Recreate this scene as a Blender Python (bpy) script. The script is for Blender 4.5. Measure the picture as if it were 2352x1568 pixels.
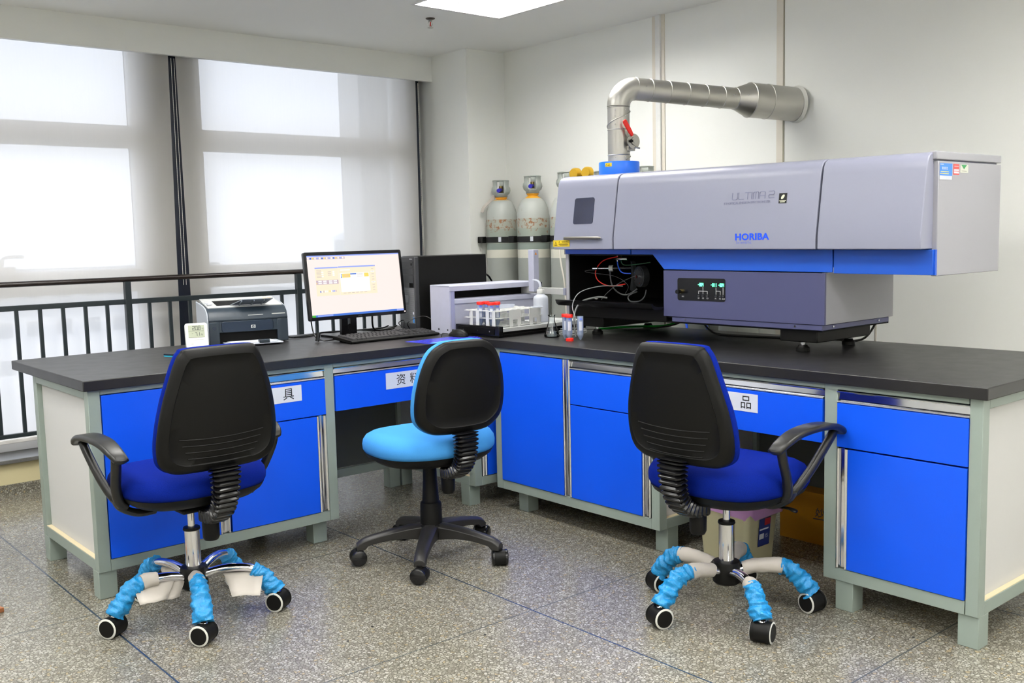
import bpy, bmesh, math, random
from mathutils import Vector, Matrix, noise
random.seed(7)
PI = math.pi
for o in list(bpy.data.objects): bpy.data.objects.remove(o)
SC = bpy.context.scene
COL = SC.collection

# ------------------------------------------------------------------ camera
def make_camera():
    cx, cy, cz, yaw, pitch, roll, f = CAM
    c, s = math.cos(yaw), math.sin(yaw)
    F = Vector((-s * math.cos(pitch), c * math.cos(pitch), math.sin(pitch)))
    R = Vector((c, s, 0)); U = R.cross(F)
    R2 = math.cos(roll) * R + math.sin(roll) * U
    U2 = -math.sin(roll) * R + math.cos(roll) * U
    cam = bpy.data.cameras.new('camera'); co = bpy.data.objects.new('camera', cam); COL.objects.link(co)
    m = Matrix((R2, U2, -F)).transposed().to_4x4(); m.translation = Vector((cx, cy, cz))
    co.matrix_world = m
    cam.sensor_width = 36; cam.lens = f / 2352 * 36; cam.clip_start = .05; cam.clip_end = 500
    SC.camera = co
CAM = (-3.0511, -3.7983, 1.3445, -0.7061, -0.1050, -0.0237, 2273.9)
make_camera()

# ------------------------------------------------------------------ world, exposure
SC.view_settings.view_transform = 'Standard'; SC.view_settings.look = 'None'
SC.view_settings.gamma = 1; SC.view_settings.exposure = 0.08
SC.view_settings.use_curve_mapping = False
SC.cycles.use_denoising = True
SC.cycles.max_bounces = 10; SC.cycles.diffuse_bounces = 5; SC.cycles.glossy_bounces = 4
SC.cycles.transparent_max_bounces = 16; SC.cycles.transmission_bounces = 8
SC.cycles.caustics_reflective = False; SC.cycles.caustics_refractive = False
SC.cycles.sample_clamp_indirect = 6
W = bpy.data.worlds.new('sky'); SC.world = W; W.use_nodes = True
SKY_STRENGTH = 3.7      # overcast daylight outside the windows
def make_world():
    nt = W.node_tree; bg = nt.nodes['Background']
    tc = nt.nodes.new('ShaderNodeTexCoord'); sp = nt.nodes.new('ShaderNodeSeparateXYZ'); rp = nt.nodes.new('ShaderNodeValToRGB')
    nt.links.new(tc.outputs['Generated'], sp.inputs[0]); nt.links.new(sp.outputs['Z'], rp.inputs[0])
    rp.color_ramp.elements[0].position = -.02; rp.color_ramp.elements[0].color = (.76, .79, .90, 1)
    rp.color_ramp.elements[1].position = .35; rp.color_ramp.elements[1].color = (.84, .87, 1, 1)
    nt.links.new(rp.outputs[0], bg.inputs[0]); bg.inputs[1].default_value = SKY_STRENGTH
make_world()
TROFFER_STRENGTH = 22.0  # ceiling light panels, the seen one and the added unseen ones (their own emission is set in the troffer builder)

# ------------------------------------------------------------------ materials
def srgb(r, g, b):
    f = lambda v: ((v / 255 + .055) / 1.055) ** 2.4 if v > 10.3 else v / 255 / 12.92
    return (f(r), f(g), f(b), 1)
MATS = {}
def mat(name, rgb, rough=.5, metal=0, var=.06, scale=30, bump=0, spec=.5, trans=0, ior=1.45, emit=None, es=0, coat=0, stretch=None, alpha=1):
    """principled surface with a procedural noise in its colour and roughness"""
    if name in MATS: return MATS[name]
    m = bpy.data.materials.new(name); m.use_nodes = True; MATS[name] = m
    nt = m.node_tree; N, L = nt.nodes, nt.links; p = N['Principled BSDF']
    base = srgb(*rgb)
    tc = N.new('ShaderNodeTexCoord'); mp = N.new('ShaderNodeMapping'); L.new(tc.outputs['Object'], mp.inputs[0])
    if stretch: mp.inputs['Scale'].default_value = stretch
    no = N.new('ShaderNodeTexNoise'); no.inputs['Scale'].default_value = scale; no.inputs['Detail'].default_value = 4
    L.new(mp.outputs[0], no.inputs['Vector'])
    mx = N.new('ShaderNodeMix'); mx.data_type = 'RGBA'
    mx.inputs[6].default_value = tuple(c * (1 - var) for c in base[:3]) + (1,)
    mx.inputs[7].default_value = tuple(min(1, c * (1 + var)) for c in base[:3]) + (1,)
    L.new(no.outputs['Fac'], mx.inputs[0]); L.new(mx.outputs[2], p.inputs['Base Color'])
    mr = N.new('ShaderNodeMapRange'); mr.inputs[3].default_value = max(0, rough * .88); mr.inputs[4].default_value = min(1, rough * 1.12)
    L.new(no.outputs['Fac'], mr.inputs[0]); L.new(mr.outputs[0], p.inputs['Roughness'])
    p.inputs['Metallic'].default_value = metal; p.inputs['Specular IOR Level'].default_value = spec
    p.inputs['IOR'].default_value = ior; p.inputs['Transmission Weight'].default_value = trans
    p.inputs['Coat Weight'].default_value = coat; p.inputs['Alpha'].default_value = alpha
    if emit is not None:
        p.inputs['Emission Color'].default_value = srgb(*emit); p.inputs['Emission Strength'].default_value = es
    if bump:
        b = N.new('ShaderNodeBump'); b.inputs['Strength'].default_value = bump; b.inputs['Distance'].default_value = .002
        L.new(no.outputs['Fac'], b.inputs['Height']); L.new(b.outputs[0], p.inputs['Normal'])
    return m
def glow(name, rgb, es):
    return mat(name, (5, 5, 5), .4, emit=rgb, es=es, var=0)

def terrazzo():
    m = bpy.data.materials.new('terrazzo'); m.use_nodes = True; nt = m.node_tree; N, L = nt.nodes, nt.links; p = N['Principled BSDF']
    tc = N.new('ShaderNodeTexCoord')
    dn = N.new('ShaderNodeTexNoise'); dn.inputs['Scale'].default_value = 55
    L.new(tc.outputs['Object'], dn.inputs['Vector'])
    wa = N.new('ShaderNodeMix'); wa.data_type = 'VECTOR'; wa.inputs[0].default_value = .012
    L.new(tc.outputs['Object'], wa.inputs[4]); L.new(dn.outputs['Color'], wa.inputs[5])
    def chips(scale):
        v = N.new('ShaderNodeTexVoronoi'); v.feature = 'F1'; v.inputs['Scale'].default_value = scale; L.new(wa.outputs[1], v.inputs['Vector'])
        e = N.new('ShaderNodeTexVoronoi'); e.feature = 'DISTANCE_TO_EDGE'; e.inputs['Scale'].default_value = scale; L.new(wa.outputs[1], e.inputs['Vector'])
        return v, e
    v, e = chips(92)
    sp = N.new('ShaderNodeSeparateColor'); L.new(v.outputs['Color'], sp.inputs[0])
    cr = N.new('ShaderNodeValToRGB'); L.new(sp.outputs[0], cr.inputs[0]); cr.color_ramp.interpolation = 'CONSTANT'
    el = cr.color_ramp.elements
    el[0].position = 0; el[0].color = srgb(126, 122, 110)
    el[1].position = .14; el[1].color = srgb(150, 146, 133)
    for pos, c in ((.34, (162, 158, 146)), (.55, (142, 138, 126)), (.68, (172, 169, 158)), (.88, (160, 146, 118)), (.94, (136, 131, 120))):
        q = el.new(pos); q.color = srgb(*c)
    er = N.new('ShaderNodeValToRGB'); L.new(e.outputs['Distance'], er.inputs[0])
    er.color_ramp.elements[0].position = .05; er.color_ramp.elements[0].color = (0, 0, 0, 1)
    er.color_ramp.elements[1].position = .16; er.color_ramp.elements[1].color = (1, 1, 1, 1)
    mx = N.new('ShaderNodeMix'); mx.data_type = 'RGBA'; mx.inputs[6].default_value = srgb(96, 93, 83)
    L.new(er.outputs[0], mx.inputs[0]); L.new(cr.outputs[0], mx.inputs[7])
    # broad wear
    bn = N.new('ShaderNodeTexNoise'); bn.inputs['Scale'].default_value = 1.3; bn.inputs['Detail'].default_value = 5
    L.new(tc.outputs['Object'], bn.inputs['Vector'])
    mm = N.new('ShaderNodeMix'); mm.data_type = 'RGBA'; mm.blend_type = 'MULTIPLY'; mm.inputs[0].default_value = 1
    br = N.new('ShaderNodeMapRange'); br.inputs[1].default_value = .3; br.inputs[2].default_value = .7; br.inputs[3].default_value = .76; br.inputs[4].default_value = .93
    L.new(bn.outputs['Fac'], br.inputs[0]); L.new(mx.outputs[2], mm.inputs[6]); L.new(br.outputs[0], mm.inputs[7])
    # divider strips
    sx = N.new('ShaderNodeSeparateXYZ'); L.new(tc.outputs['Object'], sx.inputs[0])
    def line(out, off, per, w):
        a = N.new('ShaderNodeMath'); a.operation = 'SUBTRACT'; L.new(out, a.inputs[0]); a.inputs[1].default_value = off - per / 2
        b = N.new('ShaderNodeMath'); b.operation = 'FLOORED_MODULO'; L.new(a.outputs[0], b.inputs[0]); b.inputs[1].default_value = per
        c = N.new('ShaderNodeMath'); c.operation = 'SUBTRACT'; L.new(b.outputs[0], c.inputs[0]); c.inputs[1].default_value = per / 2
        d = N.new('ShaderNodeMath'); d.operation = 'ABSOLUTE'; L.new(c.outputs[0], d.inputs[0])
        g = N.new('ShaderNodeMath'); g.operation = 'LESS_THAN'; L.new(d.outputs[0], g.inputs[0]); g.inputs[1].default_value = w
        return g
    g1 = line(sx.outputs[0], -.765, 1.185, .0032); g2 = line(sx.outputs[1], -.10, 1.095, .0026)
    ml = N.new('ShaderNodeMix'); ml.data_type = 'RGBA'; L.new(g1.outputs[0], ml.inputs[0]); L.new(mm.outputs[2], ml.inputs[6]); ml.inputs[7].default_value = srgb(40, 58, 78)
    m2 = N.new('ShaderNodeMix'); m2.data_type = 'RGBA'; L.new(g2.outputs[0], m2.inputs[0]); L.new(ml.outputs[2], m2.inputs[6]); m2.inputs[7].default_value = srgb(72, 76, 76)
    L.new(m2.outputs[2], p.inputs['Base Color'])
    p.inputs['Roughness'].default_value = .26; p.inputs['Specular IOR Level'].default_value = .5
    return m

def cylinder_paint():
    m = bpy.data.materials.new('worn_cylinder_paint'); m.use_nodes = True; nt = m.node_tree; N, L = nt.nodes, nt.links; p = N['Principled BSDF']
    tc = N.new('ShaderNodeTexCoord'); oi = N.new('ShaderNodeObjectInfo')
    add = N.new('ShaderNodeVectorMath'); add.operation = 'ADD'; L.new(tc.outputs['Object'], add.inputs[0])
    mu = N.new('ShaderNodeVectorMath'); mu.operation = 'SCALE'; mu.inputs[0].default_value = (13, 7, 0); L.new(oi.outputs['Random'], mu.inputs['Scale'])
    L.new(mu.outputs[0], add.inputs[1])
    sx = N.new('ShaderNodeSeparateXYZ'); L.new(tc.outputs['Object'], sx.inputs[0])
    cr = N.new('ShaderNodeValToRGB'); L.new(sx.outputs[2], cr.inputs[0])
    mr = N.new('ShaderNodeMapRange'); mr.inputs[1].default_value = 1.0; mr.inputs[2].default_value = 1.7; L.new(sx.outputs[2], mr.inputs[0]); L.new(mr.outputs[0], cr.inputs[0])
    cr.color_ramp.interpolation = 'CONSTANT'; el = cr.color_ramp.elements
    Z = lambda z: (z - 1.0) / .7
    el[0].position = 0; el[0].color = srgb(152, 156, 150)
    el[1].position = Z(1.20); el[1].color = srgb(214, 212, 198)
    for z, c in ((1.258, (132, 143, 136)), (1.30, (150, 158, 147)), (1.40, (164, 166, 154)), (1.465, (176, 180, 175)), (1.60, (222, 160, 34))):
        q = el.new(Z(z)); q.color = srgb(*c)
    n1 = N.new('ShaderNodeTexNoise'); n1.inputs['Scale'].default_value = 38; n1.inputs['Detail'].default_value = 8; n1.inputs['Roughness'].default_value = .65; L.new(add.outputs[0], n1.inputs['Vector'])
    # rust belt at z 1.40..1.47 plus scattered spots
    gs = N.new('ShaderNodeMapRange'); gs.interpolation_type = 'SMOOTHSTEP'; L.new(sx.outputs[2], gs.inputs[0])
    gs.inputs[1].default_value = 1.30; gs.inputs[2].default_value = 1.445; gs.inputs[3].default_value = .0; gs.inputs[4].default_value = .17
    g2 = N.new('ShaderNodeMath'); g2.operation = 'LESS_THAN'; L.new(sx.outputs[2], g2.inputs[0]); g2.inputs[1].default_value = 1.468
    g3 = N.new('ShaderNodeMath'); g3.operation = 'MULTIPLY'; L.new(gs.outputs[0], g3.inputs[0]); L.new(g2.outputs[0], g3.inputs[1])
    sm = N.new('ShaderNodeMath'); sm.operation = 'ADD'; L.new(n1.outputs['Fac'], sm.inputs[0]); L.new(g3.outputs[0], sm.inputs[1])
    rr = N.new('ShaderNodeMapRange'); rr.inputs[1].default_value = .675; rr.inputs[2].default_value = .76; L.new(sm.outputs[0], rr.inputs[0])
    mx = N.new('ShaderNodeMix'); mx.data_type = 'RGBA'; L.new(rr.outputs[0], mx.inputs[0]); L.new(cr.outputs[0], mx.inputs[6]); mx.inputs[7].default_value = srgb(142, 96, 62)
    # drips
    mp = N.new('ShaderNodeMapping'); mp.inputs['Scale'].default_value = (60, 60, 2.2); L.new(add.outputs[0], mp.inputs[0])
    n2 = N.new('ShaderNodeTexNoise'); n2.inputs['Scale'].default_value = 1; L.new(mp.outputs[0], n2.inputs['Vector'])
    r2 = N.new('ShaderNodeMapRange'); r2.inputs[1].default_value = .70; r2.inputs[2].default_value = .78; r2.inputs[4].default_value = .7; L.new(n2.outputs['Fac'], r2.inputs[0])
    m3 = N.new('ShaderNodeMix'); m3.data_type = 'RGBA'; L.new(r2.outputs[0], m3.inputs[0]); L.new(mx.outputs[2], m3.inputs[6]); m3.inputs[7].default_value = srgb(140, 112, 76)
    L.new(m3.outputs[2], p.inputs['Base Color']); p.inputs['Roughness'].default_value = .42
    return m

def blind_fabric():
    m = bpy.data.materials.new('roller_blind_fabric'); m.use_nodes = True; nt = m.node_tree; N, L = nt.nodes, nt.links
    out = N['Material Output']; N.remove(N['Principled BSDF'])
    tc = N.new('ShaderNodeTexCoord'); mp = N.new('ShaderNodeMapping'); mp.inputs['Scale'].default_value = (1, 1, .04); L.new(tc.outputs['Object'], mp.inputs[0])
    n = N.new('ShaderNodeTexNoise'); n.inputs['Scale'].default_value = 90; L.new(mp.outputs[0], n.inputs['Vector'])
    mr = N.new('ShaderNodeMapRange'); mr.inputs[3].default_value = BLIND_OPEN * .9; mr.inputs[4].default_value = BLIND_OPEN * 1.1; L.new(n.outputs['Fac'], mr.inputs[0])
    di = N.new('ShaderNodeBsdfDiffuse'); di.inputs[0].default_value = srgb(238, 235, 230)
    tl = N.new('ShaderNodeBsdfTranslucent'); tl.inputs[0].default_value = srgb(236, 233, 230)
    tr = N.new('ShaderNodeBsdfTransparent'); tr.inputs[0].default_value = (1, 1, 1, 1)
    a = N.new('ShaderNodeMixShader'); a.inputs[0].default_value = .46; L.new(di.outputs[0], a.inputs[1]); L.new(tl.outputs[0], a.inputs[2])
    b = N.new('ShaderNodeMixShader'); L.new(mr.outputs[0], b.inputs[0]); L.new(a.outputs[0], b.inputs[1]); L.new(tr.outputs[0], b.inputs[2])
    L.new(b.outputs[0], out.inputs[0])
    return m
BLIND_OPEN = .13

def thin_glass(name, tint=(1, 1, 1), gloss=.08, rough=.02):
    m = bpy.data.materials.new(name); m.use_nodes = True; nt = m.node_tree; N, L = nt.nodes, nt.links
    out = N['Material Output']; N.remove(N['Principled BSDF'])
    tr = N.new('ShaderNodeBsdfTransparent'); tr.inputs[0].default_value = (*tint, 1)
    gl = N.new('ShaderNodeBsdfGlossy'); gl.inputs['Roughness'].default_value = rough
    fr = N.new('ShaderNodeLayerWeight'); fr.inputs[0].default_value = gloss * 3
    mu = N.new('ShaderNodeMath'); mu.operation = 'MAXIMUM'; mu.inputs[1].default_value = gloss; L.new(fr.outputs['Fresnel'], mu.inputs[0])
    b = N.new('ShaderNodeMixShader'); L.new(mu.outputs[0], b.inputs[0]); L.new(tr.outputs[0], b.inputs[1]); L.new(gl.outputs[0], b.inputs[2])
    L.new(b.outputs[0], out.inputs[0]); MATS[name] = m
    return m
def milky(name, rgb, op=.55):
    """frosted polyethylene: part diffuse, part see-through"""
    m = bpy.data.materials.new(name); m.use_nodes = True; nt = m.node_tree; N, L = nt.nodes, nt.links
    out = N['Material Output']; p = N['Principled BSDF']; p.inputs['Base Color'].default_value = srgb(*rgb); p.inputs['Roughness'].default_value = .3
    tc = N.new('ShaderNodeTexCoord'); no = N.new('ShaderNodeTexNoise'); no.inputs['Scale'].default_value = 12; L.new(tc.outputs['Object'], no.inputs['Vector'])
    mr = N.new('ShaderNodeMapRange'); mr.inputs[3].default_value = op - .06; mr.inputs[4].default_value = op + .06; L.new(no.outputs['Fac'], mr.inputs[0])
    tr = N.new('ShaderNodeBsdfTransparent'); tl = N.new('ShaderNodeBsdfTranslucent'); tl.inputs[0].default_value = srgb(*rgb)
    a = N.new('ShaderNodeMixShader'); a.inputs[0].default_value = .3; L.new(p.outputs[0], a.inputs[1]); L.new(tl.outputs[0], a.inputs[2])
    b = N.new('ShaderNodeMixShader'); L.new(mr.outputs[0], b.inputs[0]); L.new(tr.outputs[0], b.inputs[1]); L.new(a.outputs[0], b.inputs[2])
    L.new(b.outputs[0], out.inputs[0]); MATS[name] = m
    return m

M_floor = terrazzo(); M_cyl = cylinder_paint(); M_blind = blind_fabric()
M_wall = mat('white_wall_paint', (243, 244, 240), .75, var=.015, scale=3, bump=.05, spec=.2)
M_ceil = mat('ceiling_paint', (248, 248, 244), .85, var=.012, scale=3, spec=.15)
M_seam = mat('wall_joint', (224, 218, 206), .7, var=.08, scale=8)
M_low = mat('beige_wall', (196, 186, 148), .6, var=.02, scale=4)
M_stone = mat('dark_granite', (92, 92, 90), .35, var=.5, scale=220)
M_alu = mat('white_aluminium', (232, 230, 228), .35, var=.02)
M_navy = mat('dark_aluminium', (24, 30, 44), .35, var=.05)
M_rail = mat('railing_paint', (34, 42, 46), .38, var=.25, scale=60)
M_hand = mat('handrail_paint', (38, 30, 28), .25, var=.1)
M_frame = mat('bench_frame_paint', (138, 150, 143), .38, var=.03)
M_panel = mat('cream_panel', (200, 200, 200), .5, var=.02)
M_ledge = mat('beige_board', (214, 200, 166), .5, var=.05)
M_blue = mat('blue_laminate', (16, 82, 224), .34, var=.02, scale=180, spec=.35)
M_top = mat('black_worktop', (25, 24, 25), .38, var=.25, scale=14, bump=.03, spec=.62)
M_chrome = mat('polished_aluminium', (225, 226, 230), .12, 1, var=.02)
M_steel = mat('galvanised_steel', (184, 182, 176), .40, 1, var=.10, scale=9)
M_dark = mat('black_plastic', (15, 15, 14), .46, var=.08, scale=90, bump=.04, spec=.2)
M_dark2 = mat('black_gloss_plastic', (16, 16, 18), .22, var=.05)
M_grey = mat('charcoal_plastic', (52, 54, 56), .4, var=.06)
M_paper = mat('white_paper', (208, 212, 222), .7, var=.02)
M_ink = mat('black_ink', (12, 12, 12), .6, var=0)
M_white = mat('white_plastic', (206, 207, 205), .35, var=.02)

# ------------------------------------------------------------------ mesh helpers
class MB:
    def __init__(s): s.v = []; s.f = []; s.m = []
    def add(s, vs, fs, mi=0, M=None):
        o = len(s.v)
        s.v += [tuple(M @ Vector(v)) if M is not None else tuple(v) for v in vs]
        s.f += [tuple(i + o for i in f) for f in fs]; s.m += [mi] * len(fs); return s
    def box(s, x0, x1, y0, y1, z0, z1, mi=0, M=None):
        v = [(x0, y0, z0), (x1, y0, z0), (x1, y1, z0), (x0, y1, z0), (x0, y0, z1), (x1, y0, z1), (x1, y1, z1), (x0, y1, z1)]
        return s.add(v, [(0, 3, 2, 1), (4, 5, 6, 7), (0, 1, 5, 4), (1, 2, 6, 5), (2, 3, 7, 6), (3, 0, 4, 7)], mi, M)
    def loft(s, rings, mi=0, cap=(True, True), closed=True, M=None):
        n = len(rings[0]); vs = [p for r in rings for p in r]; fs = []
        for i in range(len(rings) - 1):
            for j in range(n if closed else n - 1):
                k = (j + 1) % n
                fs.append((i * n + j, i * n + k, (i + 1) * n + k, (i + 1) * n + j))
        if cap[0]: fs.append(tuple(reversed(range(n))))
        if cap[1]: fs.append(tuple((len(rings) - 1) * n + j for j in range(n)))
        return s.add(vs, fs, mi, M)
    def tube(s, path, r, seg=10, mi=0, M=None, ry=None, up=None, rib=None, cap=(True, True)):
        P = [Vector(p) for p in path]; n = len(P); rings = []
        t0 = (P[1] - P[0]).normalized(); u = Vector(up) if up else (Vector((0, 0, 1)) if abs(t0.z) < .9 else Vector((1, 0, 0)))
        nx = t0.cross(u).normalized(); prev = t0
        for i in range(n):
            t = (P[min(i + 1, n - 1)] - P[max(i - 1, 0)]).normalized()
            q = prev.rotation_difference(t); nx = (q @ nx); nx = (nx - t * nx.dot(t)).normalized(); prev = t
            ny = t.cross(nx)
            a = r[i] if hasattr(r, '__len__') else r
            b = (ry[i] if hasattr(ry, '__len__') else ry) if ry is not None else a
            rings.append([P[i] + nx * a * math.cos(2 * PI * k / seg) + ny * b * math.sin(2 * PI * k / seg) for k in range(seg)])
        return s.loft(rings, mi, cap, M=M)
    def cyl(s, p0, p1, r0, r1=None, seg=24, mi=0, M=None):
        return s.tube([p0, p1], [r0, r0 if r1 is None else r1], seg, mi, M)
    def lathe(s, prof, c=(0, 0, 0), seg=32, mi=0, M=None, cap=(True, True), skip=None):
        rings = [[(c[0] + r * math.cos(2 * PI * k / seg), c[1] + r * math.sin(2 * PI * k / seg), c[2] + z) for k in range(seg)] for r, z in prof]
        if skip is None: return s.loft(rings, mi, cap, M=M)
        n = seg; vs = [p for r in rings for p in r]; fs = []
        for i in range(len(rings) - 1):
            for j in range(n):
                if skip(i, j): continue
                k = (j + 1) % n; fs.append((i * n + j, i * n + k, (i + 1) * n + k, (i + 1) * n + j))
        return s.add(vs, fs, mi, M)
    def prism(s, poly, a, b, axis='y', mi=0, M=None):
        """poly (2-d, counter-clockwise) in the plane normal to axis, from a to b"""
        def P(p, t): return {'x': (t, p[0], p[1]), 'y': (p[0], t, p[1]), 'z': (p[0], p[1], t)}[axis]
        return s.loft([[P(p, a) for p in poly], [P(p, b) for p in poly]], mi, M=M)
    def build(s, name, mats, parent=None, bevel=0, angle=35, world=False, smooth=True, solid=0, seg=2):
        me = bpy.data.meshes.new(name)
        vs = s.v
        if world and parent is not None:
            off = parent.location; vs = [(x - off[0], y - off[1], z - off[2]) for x, y, z in vs]
        me.from_pydata([tuple(v) for v in vs], [], s.f)
        for mm in (mats if isinstance(mats, (list, tuple)) else [mats]): me.materials.append(mm)
        me.polygons.foreach_set('material_index', s.m)
        bm = bmesh.new(); bm.from_mesh(me); bmesh.ops.recalc_face_normals(bm, faces=bm.faces); bm.to_mesh(me); bm.free()
        if smooth:
            me.shade_smooth(); me.set_sharp_from_angle(angle=math.radians(angle))
        o = bpy.data.objects.new(name, me); COL.objects.link(o)
        if parent is not None: o.parent = parent
        if solid:
            md = o.modifiers.new('solid', 'SOLIDIFY'); md.thickness = solid; md.offset = 0
        if bevel:
            md = o.modifiers.new('bevel', 'BEVEL'); md.width = bevel; md.segments = seg; md.limit_method = 'ANGLE'; md.angle_limit = math.radians(35)
            md.harden_normals = False
        return o
def bx(name, m, parent, d, bevel=.002, world=False):
    return MB().box(*d).build(name, m, parent, bevel=bevel, world=world)
def tag(o, label=None, cat=None, group=None, kind=None):
    if label: o['label'] = label
    if cat: o['category'] = cat
    if group: o['group'] = group
    if kind: o['kind'] = kind
    return o
def thing(name, label, cat, loc=(0, 0, 0), rz=0, group=None):
    o = bpy.data.objects.new(name, None); COL.objects.link(o); o.empty_display_size = .05
    o.location = loc; o.rotation_euler = (0, 0, rz); return tag(o, label, cat, group)
def struct(name, mb, m, bevel=0, **k):
    return tag(mb.build(name, m, None, bevel=bevel, **k), kind='structure')
def copy_tree(o, parent=None):
    c = o.copy(); COL.objects.link(c); c.parent = parent
    for ch in [x for x in bpy.data.objects if x.parent == o]: copy_tree(ch, c)
    return c
def rrect(w, h, r, n=5, cx=0, cy=0):
    out = []
    for (sx, sy, a0) in ((1, 1, 0), (-1, 1, 90), (-1, -1, 180), (1, -1, 270)):
        for k in range(n + 1):
            a = math.radians(a0 + 90 * k / n); out.append((cx + sx * (w / 2 - r) + r * math.cos(a), cy + sy * (h / 2 - r) + r * math.sin(a)))
    return out
def catmull(pts, n=8, closed=False):
    P = [Vector(p) for p in pts]; N = len(P); out = []
    for i in range(N if closed else N - 1):
        g = (lambda k: P[k % N]) if closed else (lambda k: P[max(0, min(N - 1, k))])
        p0, p1, p2, p3 = g(i - 1), g(i), g(i + 1), g(i + 2)
        for k in range(n):
            t = k / n; out.append(.5 * ((2 * p1) + (p2 - p0) * t + (2 * p0 - 5 * p1 + 4 * p2 - p3) * t * t + (3 * p1 - p0 - 3 * p2 + p3) * t ** 3))
    if not closed: out.append(P[-1])
    return out
def frame(o, r, u):
    """matrix of a plane: origin o, right r, up u"""
    r, u = Vector(r).normalized(), Vector(u).normalized(); n = r.cross(u)
    m = Matrix((r, u, n)).transposed().to_4x4(); m.translation = Vector(o); return m
def text_geo(s, size, ext=.0002, bold=0, space=1.0, shear=0, center=False):
    cu = bpy.data.curves.new('t', 'FONT'); cu.body = s; cu.size = size; cu.extrude = ext; cu.offset = bold; cu.space_character = space; cu.shear = shear
    cu.resolution_u = 3
    if center: cu.align_x = 'CENTER'
    o = bpy.data.objects.new('t', cu); COL.objects.link(o)
    dg = bpy.context.evaluated_depsgraph_get(); me = o.evaluated_get(dg).to_mesh()
    v = [tuple(x.co) for x in me.vertices]; f = [tuple(p.vertices) for p in me.polygons]
    o.evaluated_get(dg).to_mesh_clear(); bpy.data.objects.remove(o); bpy.data.curves.remove(cu)
    return v, f
def add_text(mb, s, size, M, mi=0, **k):
    v, f = text_geo(s, size, **k); mb.add(v, f, mi, M); return mb
def strokes(mb, polys, w, M, mi=0, t=.0004):
    """flat raised line work: each poly a list of 2-d points"""
    for pl in polys:
        for (a, b) in zip(pl[:-1], pl[1:]):
            a, b = Vector(a), Vector(b); d = (b - a).normalized(); n = Vector((-d.y, d.x)) * w / 2; e = d * w / 2
            q = [a - e - n, b + e - n, b + e + n, a - e + n]
            mb.loft([[(p.x, p.y, 0) for p in q], [(p.x, p.y, t) for p in q]], mi, M=M)
    return mb
SEG7 = {'0': 'abcdef', '1': 'bc', '2': 'abged', '4': 'fgbc', '7': 'abc', '8': 'abcdefg', '-': 'g'}
def seg7(mb, s, h, M, mi=0, w=None, lw=None):
    w = w or h * .5; lw = lw or h * .13; x = 0
    S = {'a': ((0, 1), (1, 1)), 'b': ((1, 1), (1, .5)), 'c': ((1, .5), (1, 0)), 'd': ((0, 0), (1, 0)), 'e': ((0, 0), (0, .5)), 'f': ((0, .5), (0, 1)), 'g': ((0, .5), (1, .5))}
    for ch in s:
        if ch == '.': strokes(mb, [[(x - w * .2, 0), (x - w * .12, 0)]], lw, M, mi); continue
        if ch == ' ': x += w * .6; continue
        strokes(mb, [[(x + S[k][0][0] * w, S[k][0][1] * h), (x + S[k][1][0] * w, S[k][1][1] * h)] for k in SEG7[ch]], lw, M, mi)
        x += w * 1.45
    return mb

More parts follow.
